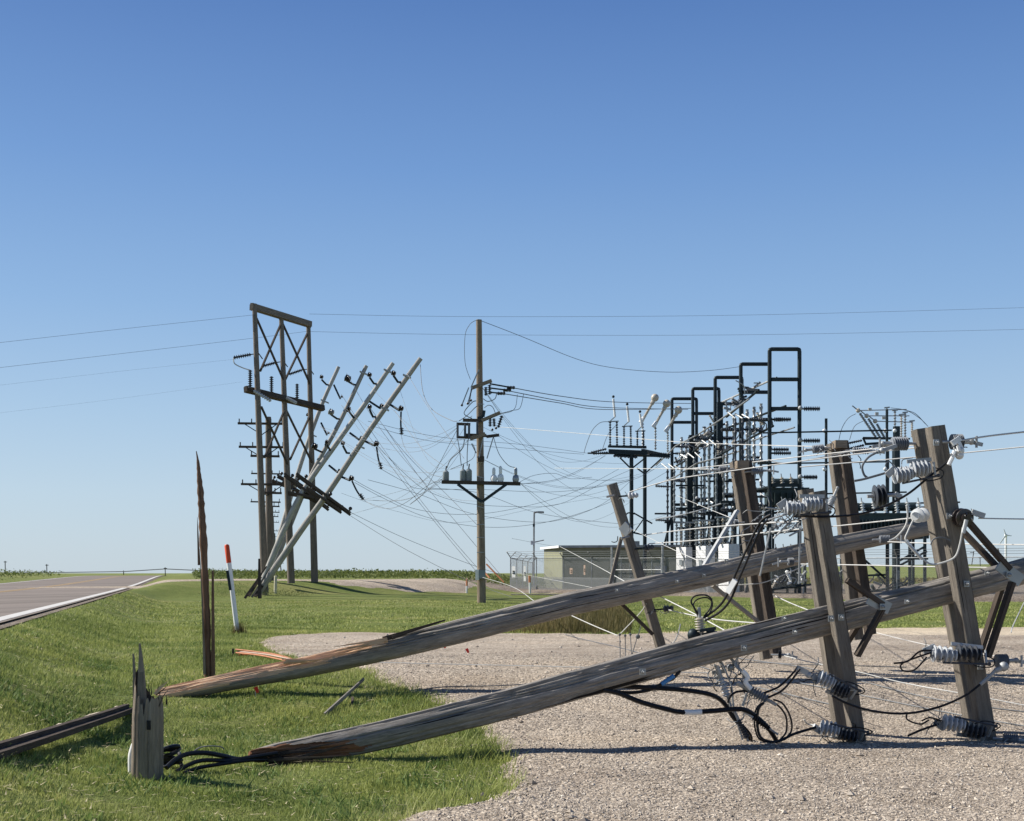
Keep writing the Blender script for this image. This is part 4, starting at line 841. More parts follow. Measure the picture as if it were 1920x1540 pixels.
cable('bare_wire', wl([(1712, 976), (1702, 998), (1698, 1012), (1712, 1030), (1728, 1046), (1745, 1058), (1765, 1056), (1790, 1045), (1800, 1020), (1806, 985)], 12.2, 12.0), .009, 'wire_alu', 'bright bare jumper looping under the white and dark discs')
cable('wire_cover', wl([(1699, 1014), (1712, 1030), (1728, 1048)], 12.15), .016, 'white_paint', 'white cover on the left side of the bare jumper loop', 'wire cover')
cable('bare_wire', wl([(1700, 948), (1702, 970), (1696, 990), (1680, 1008), (1668, 1014)], 12.8), .010, 'wire_alu', 'bare jumper curving down to the farther pole insulator')
cable('bare_wire', wl([(1745, 1022), (1750, 1012), (1765, 1008), (1782, 1014)], 12.0), .007, 'wire_dark', 'thin dark wire arcing across the right crossarm pair')
bt = thing('bell_insulator', W(1645, 930, 14), 'dark ribbed bell insulator hanging between the two tallest crossarms', 'insulator')
m_ = MB(); m_.sheds(W(1637, 931, 14), W(1661, 929, 14), .06, .125, 3, 18); m_.build('shed_stack', 'dark_polymer', bt); m_ = MB(); m_.tube([W(1626, 931, 14), W(1680, 928, 14)], .02, 8); m_.bar(W(1678, 926, 14), W(1690, 932, 14), .05, .03); m_.build('fitting', 'galvanised', bt)

# curls of tie wire and thin leads around the crossarm hardware
rs_ = random.Random(21)
def curls(parent, spots, D, mats=('wire_dark', 'galvanised', 'cable_black')):
    for (x, y, L, n) in spots:
        for _ in range(n):
            p = Vector((x + rs_.uniform(-12, 12), y + rs_.uniform(-10, 10))); pts = [tuple(p)]; a = rs_.uniform(0, 6.28)
            for _k in range(4): a += rs_.uniform(-1.1, 1.1); p = p + Vector((math.cos(a), math.sin(a))) * L * rs_.uniform(.4, 1) / 3; pts.append(tuple(p))
            m = MB(); m.tube(smooth([W(q[0], q[1], D + rs_.uniform(-.08, .08)) for q in pts], 5), rs_.uniform(.0035, .007), 5); m.build('lead', rs_.choice(mats), parent)
curls(armA1, [(1490, 965, 40, 7), (1460, 985, 50, 7), (1530, 1270, 34, 5), (1545, 1372, 34, 5), (1600, 1385, 24, 3)], 11.9)
curls(armB1, [(1690, 880, 30, 4), (1740, 1225, 30, 4), (1760, 1360, 34, 5), (1790, 838, 20, 3), (1820, 975, 20, 3), (1880, 1388, 26, 3)], 11.95)
curls(armC1, [(1365, 885, 24, 3), (1400, 1010, 44, 6), (1440, 950, 44, 6)], 16.4); curls(armD1, [(1560, 850, 26, 3), (1610, 850, 30, 4)], 16.7); curls(armE, [(1170, 935, 16, 2), (1170, 1000, 20, 2), (1235, 1150, 20, 3)], 16.0)
tt_ = thing('wire_tangle', W(1370, 1240, 12), 'knot of thin loose wires hanging under the nearer pole left of the crossarm pair', 'wire')
curls(tt_, [(1360, 1250, 50, 6), (1385, 1270, 50, 6), (1350, 1290, 40, 4), (1395, 1330, 50, 4)], 11.95)
# ================= middle distance and substation =================
def pole(parent, p0, p1, r0, r1, mat='far_wood', name='pole', n=14):
    m = MB(); P = [Vector(p0).lerp(Vector(p1), i / 10) for i in range(11)]
    m.tube(P, r0, n) if r0 == r1 else m.tube(P, [r0 + (r1 - r0) * i / 10 for i in range(11)], n)
    return m.build(name, mat, parent)
def beam(parent, p0, p1, a, b=None, mat='dark_wood', name='crossarm', side=None):
    m = MB(); m.bar(p0, p1, a, b or a, side); return m.build(name, mat, parent)
def rod(parent, pts, r, mat='dark_steel', name='rod', n=6):
    m = MB(); m.tube(pts, r, n); return m.build(name, mat, parent)
def shedrod(parent, p0, p1, r, k, mat='grey_polymer', name='insulator', n=10, rc=.45):
    m = MB(); m.sheds(p0, p1, r * rc, r, k, n); return m.build(name, mat, parent)
# ---- three-legged wooden structure ----
D1, D2, D3 = 66, 68.8, 71.6
hf = thing('pole_frame_structure', W(497, 1120, D1), 'tall braced wooden structure of three poles joined by a top beam', 'transmission structure')
tops = [W(477, 570, D1), W(527, 586, D2), W(578, 603, D3)]; bots = [W(497, 1124, D1), W(546, 1094, D2), W(590, 1092, D3)]
for a, b, rr in zip(bots, tops, (.20, .20, .20)): pole(hf, a, b, rr, .12)
nf = Vector((.3, -1, 0)).normalized() * .18
beam(hf, W(471, 575, D1) + nf, W(582, 609, D3) + nf, .16, .30, 'far_wood', side=(1, 1, 0)); beam(hf, W(471, 575, D1) - nf, W(582, 609, D3) - nf, .16, .30, 'far_wood', side=(1, 1, 0))
beam(hf, W(460, 730, D1) + nf, W(606, 766, D3) + nf, .18, .28, 'dark_wood', side=(1, 1, 0)); beam(hf, W(460, 730, D1) - nf, W(606, 766, D3) - nf, .18, .28, 'dark_wood', side=(1, 1, 0))
for a, b in (((481, 597, D1), (533, 716, D2)), ((527, 607, D2), (488, 696, D1)), ((530, 607, D2), (583, 724, D3)), ((577, 624, D3), (534, 714, D2)), ((490, 763, D1), (541, 875, D2)), ((534, 768, D2), (496, 858, D1)), ((536, 768, D2), (587, 872, D3)), ((581, 780, D3), (544, 862, D2))):
    beam(hf, W(*a), W(*b), .10, .08, 'dark_wood', 'brace')
for x, y, D in ((469, 729, D1 - .3), (509, 741, D2 - .5), (557, 755, D3 - 1)): shedrod(hf, W(x, y, D), W(x, y - 35, D), .12, 9, 'dark_polymer')
for x0, y0, x1, y1, D in ((470, 665, 438, 671, D1), (517, 680, 492, 687, D2), (566, 694, 542, 702, D3)):
    shedrod(hf, W(x0, y0, D), W(x1, y1, D), .11, 8, 'dark_polymer')
    rod(hf, [W(x0, y0, D), W(x0 + 15, y0 - 2, D), W(x0 + 22, y0 + 8, D + .5)], .03)
for x0, y0, x1, y1, D in ((476, 733, 508, 752, D1), (537, 746, 556, 756, D2)): shedrod(hf, W(x0, y0, D - .3), W(x1, y1, D - .6), .10, 8, 'pale_polymer')
rod(hf, [W(475, 590, D1 - .2), W(476, 622, D1 - .2)], .05, 'far_wood', 'ground_plate')
# ---- line of standing distribution poles receding behind it ----
def dist_pole(D, x, ytop, ybase, arms, label, r=.17):
    b_ = W(x + 1, ybase, D); t = thing('utility_pole', b_, label, 'utility pole', 'upright poles receding behind the wooden structure'); pole(t, b_, W(x - 2, ytop, D), r * 1.15, r * .75)
    for (y, x0, x1, br) in arms:
        beam(t, W(x0, y, D - .25), W(x1, y + 1, D - .25), .12, .14); k = D / 70
        for q in (.03, .3, .72, .96): rod(t, [W(x0 + (x1 - x0) * q, y, D - .25), W(x0 + (x1 - x0) * q, y - 9 / k, D - .25)], .035, 'porcelain_brown', 'insulator')
        if br:
            xm = (x0 + x1) / 2
            for s in (-1, 1): beam(t, W(xm + s * (x1 - x0) * .36, y + 1, D - .3), W(xm + 2, y + 22 / k, D - .3), .05, .03, 'dark_steel', 'brace')
    return t
dist_pole(72, 505, 782, 1117, [(794, 446, 532, 1), (838, 448, 534, 1), (855, 470, 524, 0), (908, 452, 545, 1), (924, 484, 528, 0)], 'nearest of the upright poles beside the wooden structure, with four stacked crossarms', .21)
dist_pole(112, 506, 868, 1098, [(888, 471, 526, 0), (941, 470, 526, 0), (949, 488, 524, 0)], 'second upright pole in the receding row, two crossarms visible', .2)
dist_pole(170, 512, 950, 1090, [(960, 498, 524, 0), (968, 497, 522, 0)], 'third upright pole in the receding row, with a close pair of crossarms', .2)
dist_pole(255, 514, 970, 1084, [(979, 507, 523, 0), (995, 509, 522, 0)], 'fourth upright pole in the receding row, small against the horizon', .2)
dist_pole(390, 517, 1000, 1080, [(1006, 512, 523, 0)], 'last and smallest upright pole in the receding row', .25)
dist_pole(420, 527, 1052, 1080, [(1056, 522, 532, 0)], 'tiny pole on the horizon just right of the row of poles', .2)
# ---- four leaning poles ----
def leaner(label, base, path, D0, D1_, mat, left, right, arms, r0=.21, r1=.13, rings=()):
    P = [W(x, y, D0 + (D1_ - D0) * i / (len(path) - 1)) for i, (x, y) in enumerate(path)]
    t = thing('leaning_utility_pole', P[0], label, 'utility pole', 'poles leaning over beside the wooden structure'); S = smooth(P, 6)
    m = MB(); m.tube(S, [r0 + (r1 - r0) * i / (len(S) - 1) for i in range(len(S))], 14); m.build('pole', mat, t)
    def dep(y):
        ya, yb = path[0][1], path[-1][1]; return D0 + (D1_ - D0) * min(1, max(0, (y - ya) / (yb - ya)))
    def ball(x, y, D, r=.16, mt='porcelain_brown'): r *= .78; m = MB(); m.lathe(W(x, y, D) - Vector((.8 * r, 0, -.3 * r)), W(x, y, D) + Vector((.8 * r, 0, -.3 * r)), [(0, r * .35), (.15, r), (.35, r * .8), (.5, r * 1.05), (.65, r * .7), (.85, r * .9), (1, r * .3)], 10); m.build('insulator', mt, t)
    for (x0, y0, x1, y1, r, mt) in left: rod(t, [W(x0, y0, dep(y0)), W(x0 - 5, y0 - .5, dep(y0) - .2), W(x1, y1 + 5, dep(y0) - .4)], .055, 'dark_steel', 'standoff'); ball(x1, y1, dep(y0) - .4, r, mt)
    for (x0, y0, x1, y1, r) in right:
        rod(t, [W(x0, y0, dep(y0)), W(x1 - 3, y1 + 4, dep(y0) - .4)], .055, 'dark_steel', 'standoff'); ball(x1, y1, dep(y0) - .4, r)
    for (x0, y0, x1, y1) in arms:
        D = dep((y0 + y1) / 2)
        for o in (-.2, .2): beam(t, W(x0, y0 + o * 10, D + o), W(x1, y1 + o * 10, D + o), .12, .17)
        for q in (.15, .6, .97): m = MB(); m.tube([W(x0 + (x1 - x0) * q, y0 + (y1 - y0) * q, D - .2), W(x0 + (x1 - x0) * q + 3, y0 + (y1 - y0) * q - 8, D - .2)], .04, 6); m.ball(W(x0 + (x1 - x0) * q + 3, y0 + (y1 - y0) * q - 8, D - .2), .09, 8); m.build('insulator', 'porcelain_brown', t)
    for (x, y) in rings: beam(t, W(x - 7, y - 3, dep(y)) , W(x + 7, y + 3, dep(y)), .07, .3, 'galvanised', 'band')
    return t
B = 'porcelain_brown'; Pw = 'steel_grey'
leaner('leaning pole farthest left, sunlit pale grey and least tilted of the four', 0, [(499, 1100), (517, 1030), (563, 873), (601, 765), (635, 688)], 75, 76, 'lit_grey_wood', [(617, 722, 603, 707, .16, B), (590, 800, 577, 778, .14, B)], [(626, 722, 641, 744, .1), (602, 793, 616, 812, .1)], [(505, 901, 548, 915), (520, 893, 556, 912)], .15, .105, ((609, 753), (586, 816)))
leaner('second leaning pole from the left, with a big dark insulator near its top', 0, [(500, 1098), (538, 1000), (585, 889), (638, 790), (687, 686)], 70, 71, 'lit_silver_wood', [(668, 722, 652, 710, .27, B), (637, 786, 621, 773, .24, Pw), (607, 848, 590, 837, .25, B)], [(655, 752, 654, 768, .15), (612, 832, 613, 830, .15)], [(530, 905, 602, 946), (548, 900, 608, 940)], .15, .105, ((682, 700),))
leaner('third leaning pole from the left, half hidden by the wires of its neighbours', 0, [(488, 1102), (556, 943), (632, 830), (690, 750), (737, 681)], 65.5, 66, 'lit_grey_wood', [(706, 720, 693, 703, .17, B), (668, 784, 654, 766, .15, B), (624, 845, 613, 829, .15, B)], [(693, 753, 716, 762, .18), (656, 812, 678, 822, .16), (617, 873, 636, 882, .1)], [(533, 890, 616, 955), (540, 925, 590, 935)], .16, .105, ((727, 696),))
leaner('leaning pole farthest right, the longest and most tilted of the four', 0, [(484, 1112), (560, 1001), (618, 920), (696, 803), (789, 672)], 62, 61, 'lit_silver_wood', [(751, 717, 738, 700, .17, B), (704, 782, 693, 763, .16, B), (655, 850, 643, 831, .15, B)], [(730, 758, 752, 766, .18), (683, 827, 706, 832, .18), (637, 893, 659, 897, .18)], [(556, 890, 657, 964), (575, 916, 640, 960)], .17, .11, ((763, 706), (722, 767), (676, 838)))
for i, (x0, y0, x1, y1, lb) in enumerate(((752, 772, 753, 815, 'dark strain insulator dangling below the top right arm of the longest leaning pole'), (706, 838, 715, 880, 'dark strain insulator dangling below the middle right arm of the longest leaning pole'), (660, 902, 681, 937, 'dark strain insulator dangling below the lowest right arm of the longest leaning pole'))):
    t = thing('strain_insulator', W(x0, y0, 61), lb, 'insulator'); rod(t, smooth([W(x0, y0, 61), W((x0 + x1) / 2 - 1, (y0 + y1) / 2 + 2, 61), W(x1, y1, 61)]), .045, 'dark_steel', 'rod'); m = MB(); m.sheds(W(x1 - (x1 - x0) * .3, y1 - (y1 - y0) * .3, 60.9), W(x1, y1, 60.9), .05, .12, 3, 8); m.build('sheds', 'dark_polymer', t)
m = MB(); p = W(488, 1120, 61.5)
bs = thing('broken_pole_slivers', p, 'dark broken slivers of wood propped at the feet of the leaning poles', 'broken wood')
for (x0, y0, x1, y1, w_, mt) in ((487, 1122, 486, 1048, .18, 'dark_wood'), (459, 1122, 500, 1062, .12, 'dark_wood'), (472, 1120, 506, 1066, .10, 'far_wood'), (466, 1118, 490, 1082, .14, 'dark_wood'), (478, 1119, 500, 1088, .16, 'dark_wood')): m = MB(); m.bar(W(x0, y0, 61.5), W(x1, y1, 62), w_, w_ * .5, (1, 0, 0), 0, .5); m.build('sliver', mt, bs)
mb_ = G(516, 1113); marker(mb_, W(517, 1080, mb_.y), mm(5.5, mb_.y), 'plain cream post at the right foot of the leaning poles', .9, ('cream_post', 'cream_post'))
mb_ = G(875, 1112); marker(mb_, W(875.5, 1086, mb_.y), mm(3.6, mb_.y), 'small white and orange marker post left of the lone upright pole', .5)
# ---- lone upright pole ----
Dc = 54.7; cb = W(903, 1134, Dc); cp = thing('utility_pole', cb, 'lone upright pole with a wide equipment crossarm in the middle of the lawn', 'utility pole')
pole(cp, cb, W(898, 600, Dc), .19, .125, 'pole_wood_tan', n=18)
for y in (758, 857, 868, 893, 903, 941, 949, 984, 1008, 1036): rod(cp, [W(900.4 - 6.5, y, Dc), W(900.4 + 6.5, y + .3, Dc)], .19, 'galvanised', 'band', 14) if y in () else beam(cp, W(894, y, Dc - .17), W(908, y + (4 if y % 2 else 0), Dc - .17), .03, .03, 'galvanised', 'band')
Df = Dc - .3
wa = beam(cp, W(828, 904, Df), W(976, 907.5, Df), .13, .15, 'dark_wood', side=(0, 1, 0)); beam(cp, W(828, 904, Df + .5), W(976, 907.5, Df + .5), .13, .15, 'dark_wood', side=(0, 1, 0))
for a, b in (((858, 908), (903, 941)), ((950, 908), (904, 941))): beam(cp, W(*a, Df - .1), W(*b, Df - .1), .12, .05, 'dark_steel', 'brace')
def can(x, y0, y1, r, mat): m = MB(); m.lathe(W(x, y0, Df + .2), W(x, y1, Df + .2), [(0, r * .8), (.08, r), (.75, r), (.85, r * .6), (.9, r * .25), (1, r * .25)], 14); m.build('equipment_can', mat, wa)
for x, y0, y1 in ((836, 903, 880), (868, 903, 877), (879, 903, 876)):
    can(x, y0, y1, .135, 'cabinet_grey'); rod(wa, [W(x, y1 + 3, Df + .2), W(x + 1, y1 - 6, Df + .2)], .03, 'porcelain_brown', 'bushing')
for x, y1, mt in ((926, 877, 'white_paint'), (938.5, 874, 'white_paint'), (967, 877, 'steel_grey')):
    m = MB(); m.lathe(W(x, 904, Df + .1), W(x, y1, Df + .1), [(0, .12), (.2, .15), (.42, .12), (.5, .06), (.55, .07), (.9, .07), (1, .03)], 12); m.build('arrester', mt, wa)
# upper frame of the lone pole
for a, b, w_, mt in (((856, 795), (882, 796), .11, 'dark_wood'), ((868, 788), (905, 789), .13, 'dark_wood'), ((857, 820), (883, 821), .10, 'dark_wood'), ((870, 816), (912, 817), .13, 'dark_wood'), ((912, 819), (936, 816), .12, 'dark_wood'),
                     ((881, 823), (910, 814), .16, 'pole_wood_tan'), ((903, 789), (938, 774), .14, 'pole_wood_tan'), ((884, 728), (922, 714), .14, 'pole_wood_tan')): beam(cp, W(*a, Df), W(*b, Df), w_, w_, mt, side=(0, 0, 1))
for x, y0, y1 in ((858, 795, 822), (872, 795, 819), (879.5, 796, 822), (895, 790, 815)): rod(cp, [W(x, y0, Df - .1), W(x, y1, Df - .1)], .055, 'dark_polymer', 'insulator')
for a, b in (((883, 727), (898, 693)), ((913, 860), (925, 820)), ((898, 858), (906, 822)), ((884, 832), (893, 850)), ((880, 757), (884, 728)), ((866, 760), (879, 727)), ((877, 757), (886, 726))): beam(cp, W(*a, Df - .15), W(*b, Df - .15), .045, .045, 'steel_grey', 'strut')
for x, y in ((866, 760), (877, 757), (883, 751), (923, 806), (930, 803)): m = MB(); m.ball(W(x, y, Df - .2), .055, 8); m.build('insulator', B, cp)
for a, b in (((911, 726), (911, 742)), ((918, 722), (918, 740)), ((919, 785), (919, 800)), ((926, 785), (927, 800)), ((941, 780), (934, 802))): m = MB(); m.sheds(W(*a, Df), W(*b, Df), .04, .09, 5, 10); m.build('insulator', 'dark_polymer', cp)
m = MB(); m.bar(W(896, 861, Df), W(908, 861, Df), .22, .2, (0, 0, 1)); m.build('collar', 'dark_wood', cp)
for x, y, x1, y1 in ((906, 782, 908, 770), (895, 784, 906, 784)): beam(cp, W(x, y, Df), W(x1, y1, Df), .12, .1, 'dark_steel', 'bracket')
m = MB(); m.box(W(904, 1077, Dc - .27), .28, .16, .36); m.build('meter_box', 'cabinet_grey', cp); m = MB(); m.box(W(895, 1078, Dc - .2), .16, .12, .44); m.build('meter_box', 'white_paint', cp)
for a, b, c_ in (((919, 720), (959, 727), 0), ((920, 728), (952, 732), 0), ((921, 736), (941, 738), 0)):
    rod(cp, [W(*a, Df), W(*b, Df + 1)], .035, 'dark_steel', 'link'); m = MB(); m.sheds(W(*b, Df + 1) - Vector((.2, 0, 0)), W(*b, Df + 1) + Vector((.15, 0, 0)), .06, .08, 3, 8); m.build('clamp', 'dark_polymer', cp)
for lst, r in (([(904, 762), (894, 762), (875, 780), (860, 790)], .018), ([(885, 785), (870, 775), (885, 755), (893, 752)], .02), ([(906, 748), (915, 753), (928, 748), (931, 738)], .018), ([(908, 765), (916, 760), (924, 764), (929, 776)], .016), ([(878, 822), (876, 850), (876, 874)], .02), ([(871, 824), (866, 842), (845, 862), (838, 878)], .02), ([(858, 824), (861, 840), (865, 874)], .018),
               ([(925, 818), (935, 850), (952, 872), (966, 877)], .015), ([(937, 776), (960, 770), (975, 765), (982, 738)], .013), ([(938, 776), (958, 772), (967, 762), (970, 740)], .012), ([(898, 602), (890, 602), (880, 610), (872, 630), (872, 680), (882, 712)], .012), ([(886, 832), (891, 845), (884, 862), (845, 880)], .012)): rod(cp, smooth(wl(lst, Df - .2), 5), r * 1.0, 'wire_dark', 'jumper')
# ---- street lamp by the fence ----
lb = W(1001, 1100, 90); lp = thing('lamp_post', lb, 'thin grey lamp post with a bent arm behind the fence corner', 'lamp post')
rod(lp, smooth([lb, W(1001, 1030, 90), W(1001.5, 968, 90), W(1004, 961, 90), W(1018, 960.5, 90)], 5), .07, 'steel_grey', 'post'); beam(lp, W(1008, 960.5, 90), W(1020, 961, 90), .12, .3, 'steel_grey', 'lamp_head')
m = MB(); m.box(W(1001, 985, 89.9), .15, .15, .2); m.build('box', 'dark_steel', lp); m = MB(); m.box(W(999, 1018, 89.9), .3, .15, .28); m.build('camera_box', 'white_paint', lp); rod(lp, [W(1001, 1017, 90), W(1020, 1013, 90)], .04, 'steel_grey', 'camera_arm')
# ---- control building ----
bd = thing('control_building', W(1054, 1112, 92), 'small olive control building with a flat roof behind the fence', 'building')
a, b, c, d = [(3.62, 92.), (11.6, 89.9), (12.6, 95.4), (2.45, 98.)]
z0, z1 = .1, 3.42
m = MB(); q = [Vector((x, y, z)) for z in (z0, z1) for x, y in (a, b, c, d)]; m.v = q
def quad(m, i, mi): m.face(i, [(0, 0), (1, 0), (1, 1), (0, 1)], mi)
quad(m, (0, 1, 5, 4), 0); quad(m, (1, 2, 6, 5), 0); quad(m, (2, 3, 7, 6), 0); quad(m, (3, 0, 4, 7), 1); quad(m, (4, 5, 6, 7), 0)
m.build('wall', ['olive_wall', 'olive_wall'], bd, flat=True)
m = MB(); m.v = [Vector((x, y, z)) for z in (z1 + .003, z1 + .17) for x, y in ((3.4, 91.7), (11.8, 89.6), (12.8, 95.7), (2.2, 98.4))]
for i in ((0, 1, 5, 4), (1, 2, 6, 5), (2, 3, 7, 6), (3, 0, 4, 7), (4, 5, 6, 7), (3, 2, 1, 0)): quad(m, i, 0)
m.build('roof', 'steel_grey', bd, flat=True); m = MB(); m.bar((3.36, 91.68, 3.5), (2.18, 98.4, 3.5), .16, .05, (0, 0, 1)); m.build('roof_edge', 'white_paint', bd)
m = MB(); m.bar(W(1035, 1088, 90), W(1057, 1089, 89.8), .14, .1, (0, 0, 1)); m.build('pipe', 'white_paint', bd)
m = MB(); m.box((7.6, 90.85, 1.2), .95, .06, 2.1, 0, -.25); m.build('door', 'olive_dark', bd); m = MB(); m.box((8.9, 92, 3.75), .5, .4, .3); m.build('roof_vent', 'steel_grey', bd)
m = MB(); m.box((10.5, 90.0, 1.35), .8, .5, 1.5, 0, -.25); m.build('cooling_unit', 'cabinet_grey', bd)
# ---- chain-link fence ----
def mesh_mat(name, dens=.34):
    m, t, bnode = base_mat(name, .5, .5); bnode.inputs['Base Color'].default_value = (.30, .31, .31, 1)
    uv = N(t, 'ShaderNodeUVMap'); outs = []
    for s_ in ((1, 1), (1, -1)):
        mp = N(t, 'ShaderNodeSeparateXYZ'); t.links.new(uv.outputs[0], mp.inputs[0])
        ml = N(t, 'ShaderNodeMath'); ml.operation = 'MULTIPLY'; ml.inputs[1].default_value = s_[1]; t.links.new(mp.outputs[1], ml.inputs[0])
        ad = N(t, 'ShaderNodeMath'); ad.operation = 'ADD'; t.links.new(mp.outputs[0], ad.inputs[0]); t.links.new(ml.outputs[0], ad.inputs[1])
        sc = N(t, 'ShaderNodeMath'); sc.operation = 'MULTIPLY'; sc.inputs[1].default_value = 1 / .075; t.links.new(ad.outputs[0], sc.inputs[0])
        fr = N(t, 'ShaderNodeMath'); fr.operation = 'FRACT'; t.links.new(sc.outputs[0], fr.inputs[0])
        lt = N(t, 'ShaderNodeMath'); lt.operation = 'LESS_THAN'; lt.inputs[1].default_value = dens / 2; t.links.new(fr.outputs[0], lt.inputs[0]); outs.append(lt.outputs[0])
    mx = N(t, 'ShaderNodeMath'); mx.operation = 'MAXIMUM'; t.links.new(outs[0], mx.inputs[0]); t.links.new(outs[1], mx.inputs[1]); t.links.new(mx.outputs[0], bnode.inputs['Alpha'])
mesh_mat('chain_link', .32); mesh_mat('chain_link_open', .16); mesh_mat('privacy_mesh', .62)
FA, FB, FC = Vector((-.1, 84)), Vector((11.6, 72.2)), Vector((28, 59.5))
def fence_run(t, A, B_, n, mat, h=2.15, skirt=False, arms=True, post_r=.035):
    A, B_ = Vector(A), Vector(B_); m = MB(); L = (B_ - A).length
    za, zb = float(gz(A.x, A.y)), float(gz(B_.x, B_.y))
    m.v = [Vector((A.x, A.y, za + .04)), Vector((B_.x, B_.y, zb + .04)), Vector((B_.x, B_.y, zb + h)), Vector((A.x, A.y, za + h))]
    m.face((0, 1, 2, 3), [(0, 0), (L, 0), (L, h), (0, h)]); m.build('mesh', mat, t, flat=True)
    rod(t, [m.v[3], m.v[2]], .025, 'galvanised', 'rail')
    d = (B_ - A).normalized(); out = Vector((-d.y, d.x, 0)) * .35
    for i in range(n + 1):
        p = A.lerp(B_, i / n); z = float(gz(p.x, p.y)); b0 = Vector((p.x, p.y, z - .05)); tp = Vector((p.x, p.y, z + h + .04))
        rod(t, [b0, tp] + ([tp + out * -1 + Vector((0, 0, .38))] if arms else []), post_r, 'steel_grey', 'post')
    if arms:
        for q in (.35, .68, 1.0):
            o = out * -q + Vector((0, 0, .04 + .38 * q)); rod(t, [m.v[3] + o, m.v[2] + o], .010, 'wire_dark', 'barbed_wire', 5)
    if skirt:
        m = MB(); e = Vector((d.y, -d.x, 0)).normalized() * .06; e = e if e.y < 0 else -e
        m.v = [Vector((A.x, A.y, za + .02)) + e, Vector((B_.x, B_.y, zb + .02)) + e, Vector((B_.x, B_.y, zb + .95)) + e, Vector((A.x, A.y, za + .95)) + e]
        m.face((0, 1, 2, 3), [(0, 0), (L, 0), (L, .93), (0, .93)]); m.build('lower_mesh', 'privacy_mesh', t, flat=True)
f1 = thing('chain_link_fence', (FA.x, FA.y, .3), 'grey chain link fence with barbed wire arms in front of the olive building', 'fence')
fence_run(f1, FA, FB, 7, 'chain_link', skirt=True)
f2 = thing('chain_link_fence', (FB.x, FB.y, .3), 'open chain link fence with barbed wire along the right half of the substation', 'fence')
fence_run(f2, FB, FC, 8, 'chain_link_open', 2.1)
f3 = thing('chain_link_fence', (FA.x, FA.y, .3), 'side fence running back from the left corner of the substation', 'fence')
fence_run(f3, FA, (1.6, 100), 4, 'chain_link', 2.15)
tg = on(7.35, 76.5); g_ = thing('gate', tg, 'tall double gate in the chain link fence beside the olive building', 'gate')
dgt = (FB - FA).normalized(); dgt = Vector((dgt.x, dgt.y, 0)); fo = Vector((-.06, -.14, 0))
for px, top in ((1111, 1036), (1179, 1050)): pass
g0_ = Vector((6.05, 77.6, .3)); gw = 3.9
for k in (0, 1): rod(g_, [g0_ + dgt * gw * k, g0_ + dgt * gw * k + Vector((0, 0, 2.9))], .06, 'galvanised', 'gate_post', 8)
for k in (0, 1):
    s0, s1 = g0_ + dgt * (.1 + k * gw / 2), g0_ + dgt * (gw / 2 - .06 + k * (gw / 2 - .04)); rod(g_, [s0 + Vector((0, 0, .2)), s0 + Vector((0, 0, 2.2)), s1 + Vector((0, 0, 2.2)), s1 + Vector((0, 0, .2)), s0 + Vector((0, 0, .2))], .03, 'galvanised', 'gate_frame'); rod(g_, [s0 + Vector((0, 0, 1.5)), s1 + Vector((0, 0, 1.5))], .025, 'galvanised', 'rail')
def sign(px, py, D, w_, h_, mat, label):
    t = thing('sign', W(px, py + 8, D), label, 'sign'); m = MB(); m.box(W(px, py, D), w_, .02, h_, 0, -.6); m.build('panel', mat, t)
    m = MB(); m.box(W(px, py - 1.5, D - .035), w_ * .6, .006, h_ * .1, 0, -.6); m.build('lettering', 'dark_steel', t)
    m = MB(); m.box(W(px, py + 2, D - .035), w_ * .7, .006, h_ * .1, 0, -.6); m.build('lettering', 'dark_steel', t)
sign(963, 1073, 82.6, .28, .75, 'white_paint', 'white notice on the left corner of the chain link fence'); sign(984, 1076, 80.5, .16, .95, 'white_paint', 'narrow white strip notice on the fence right of the corner')
sign(1071, 1071, 78.2, .2, .36, 'sign_orange', 'square orange and white warning sign on the fence'); sign(1096, 1069, 77.4, .12, .6, 'sign_orange', 'narrow orange and white warning sign left of the gate')
mb_ = G(994, 1113); marker(mb_, W(993, 1079, mb_.y), mm(4.2, mb_.y), 'white and orange marker post in front of the chain link fence', .6, ('white_paint', 'orange_paint'))
sl_ = G(1009, 1116); m = MB(); m.bar(sl_ + Vector((-1.6, 0, .0)), sl_ + Vector((1.5, 0, .0)), .8, .12, (0, 1, 0)); tag(m.build('concrete_slab', 'gravel', None, sl_), 'low pale concrete slab at the foot of the fence', 'slab')
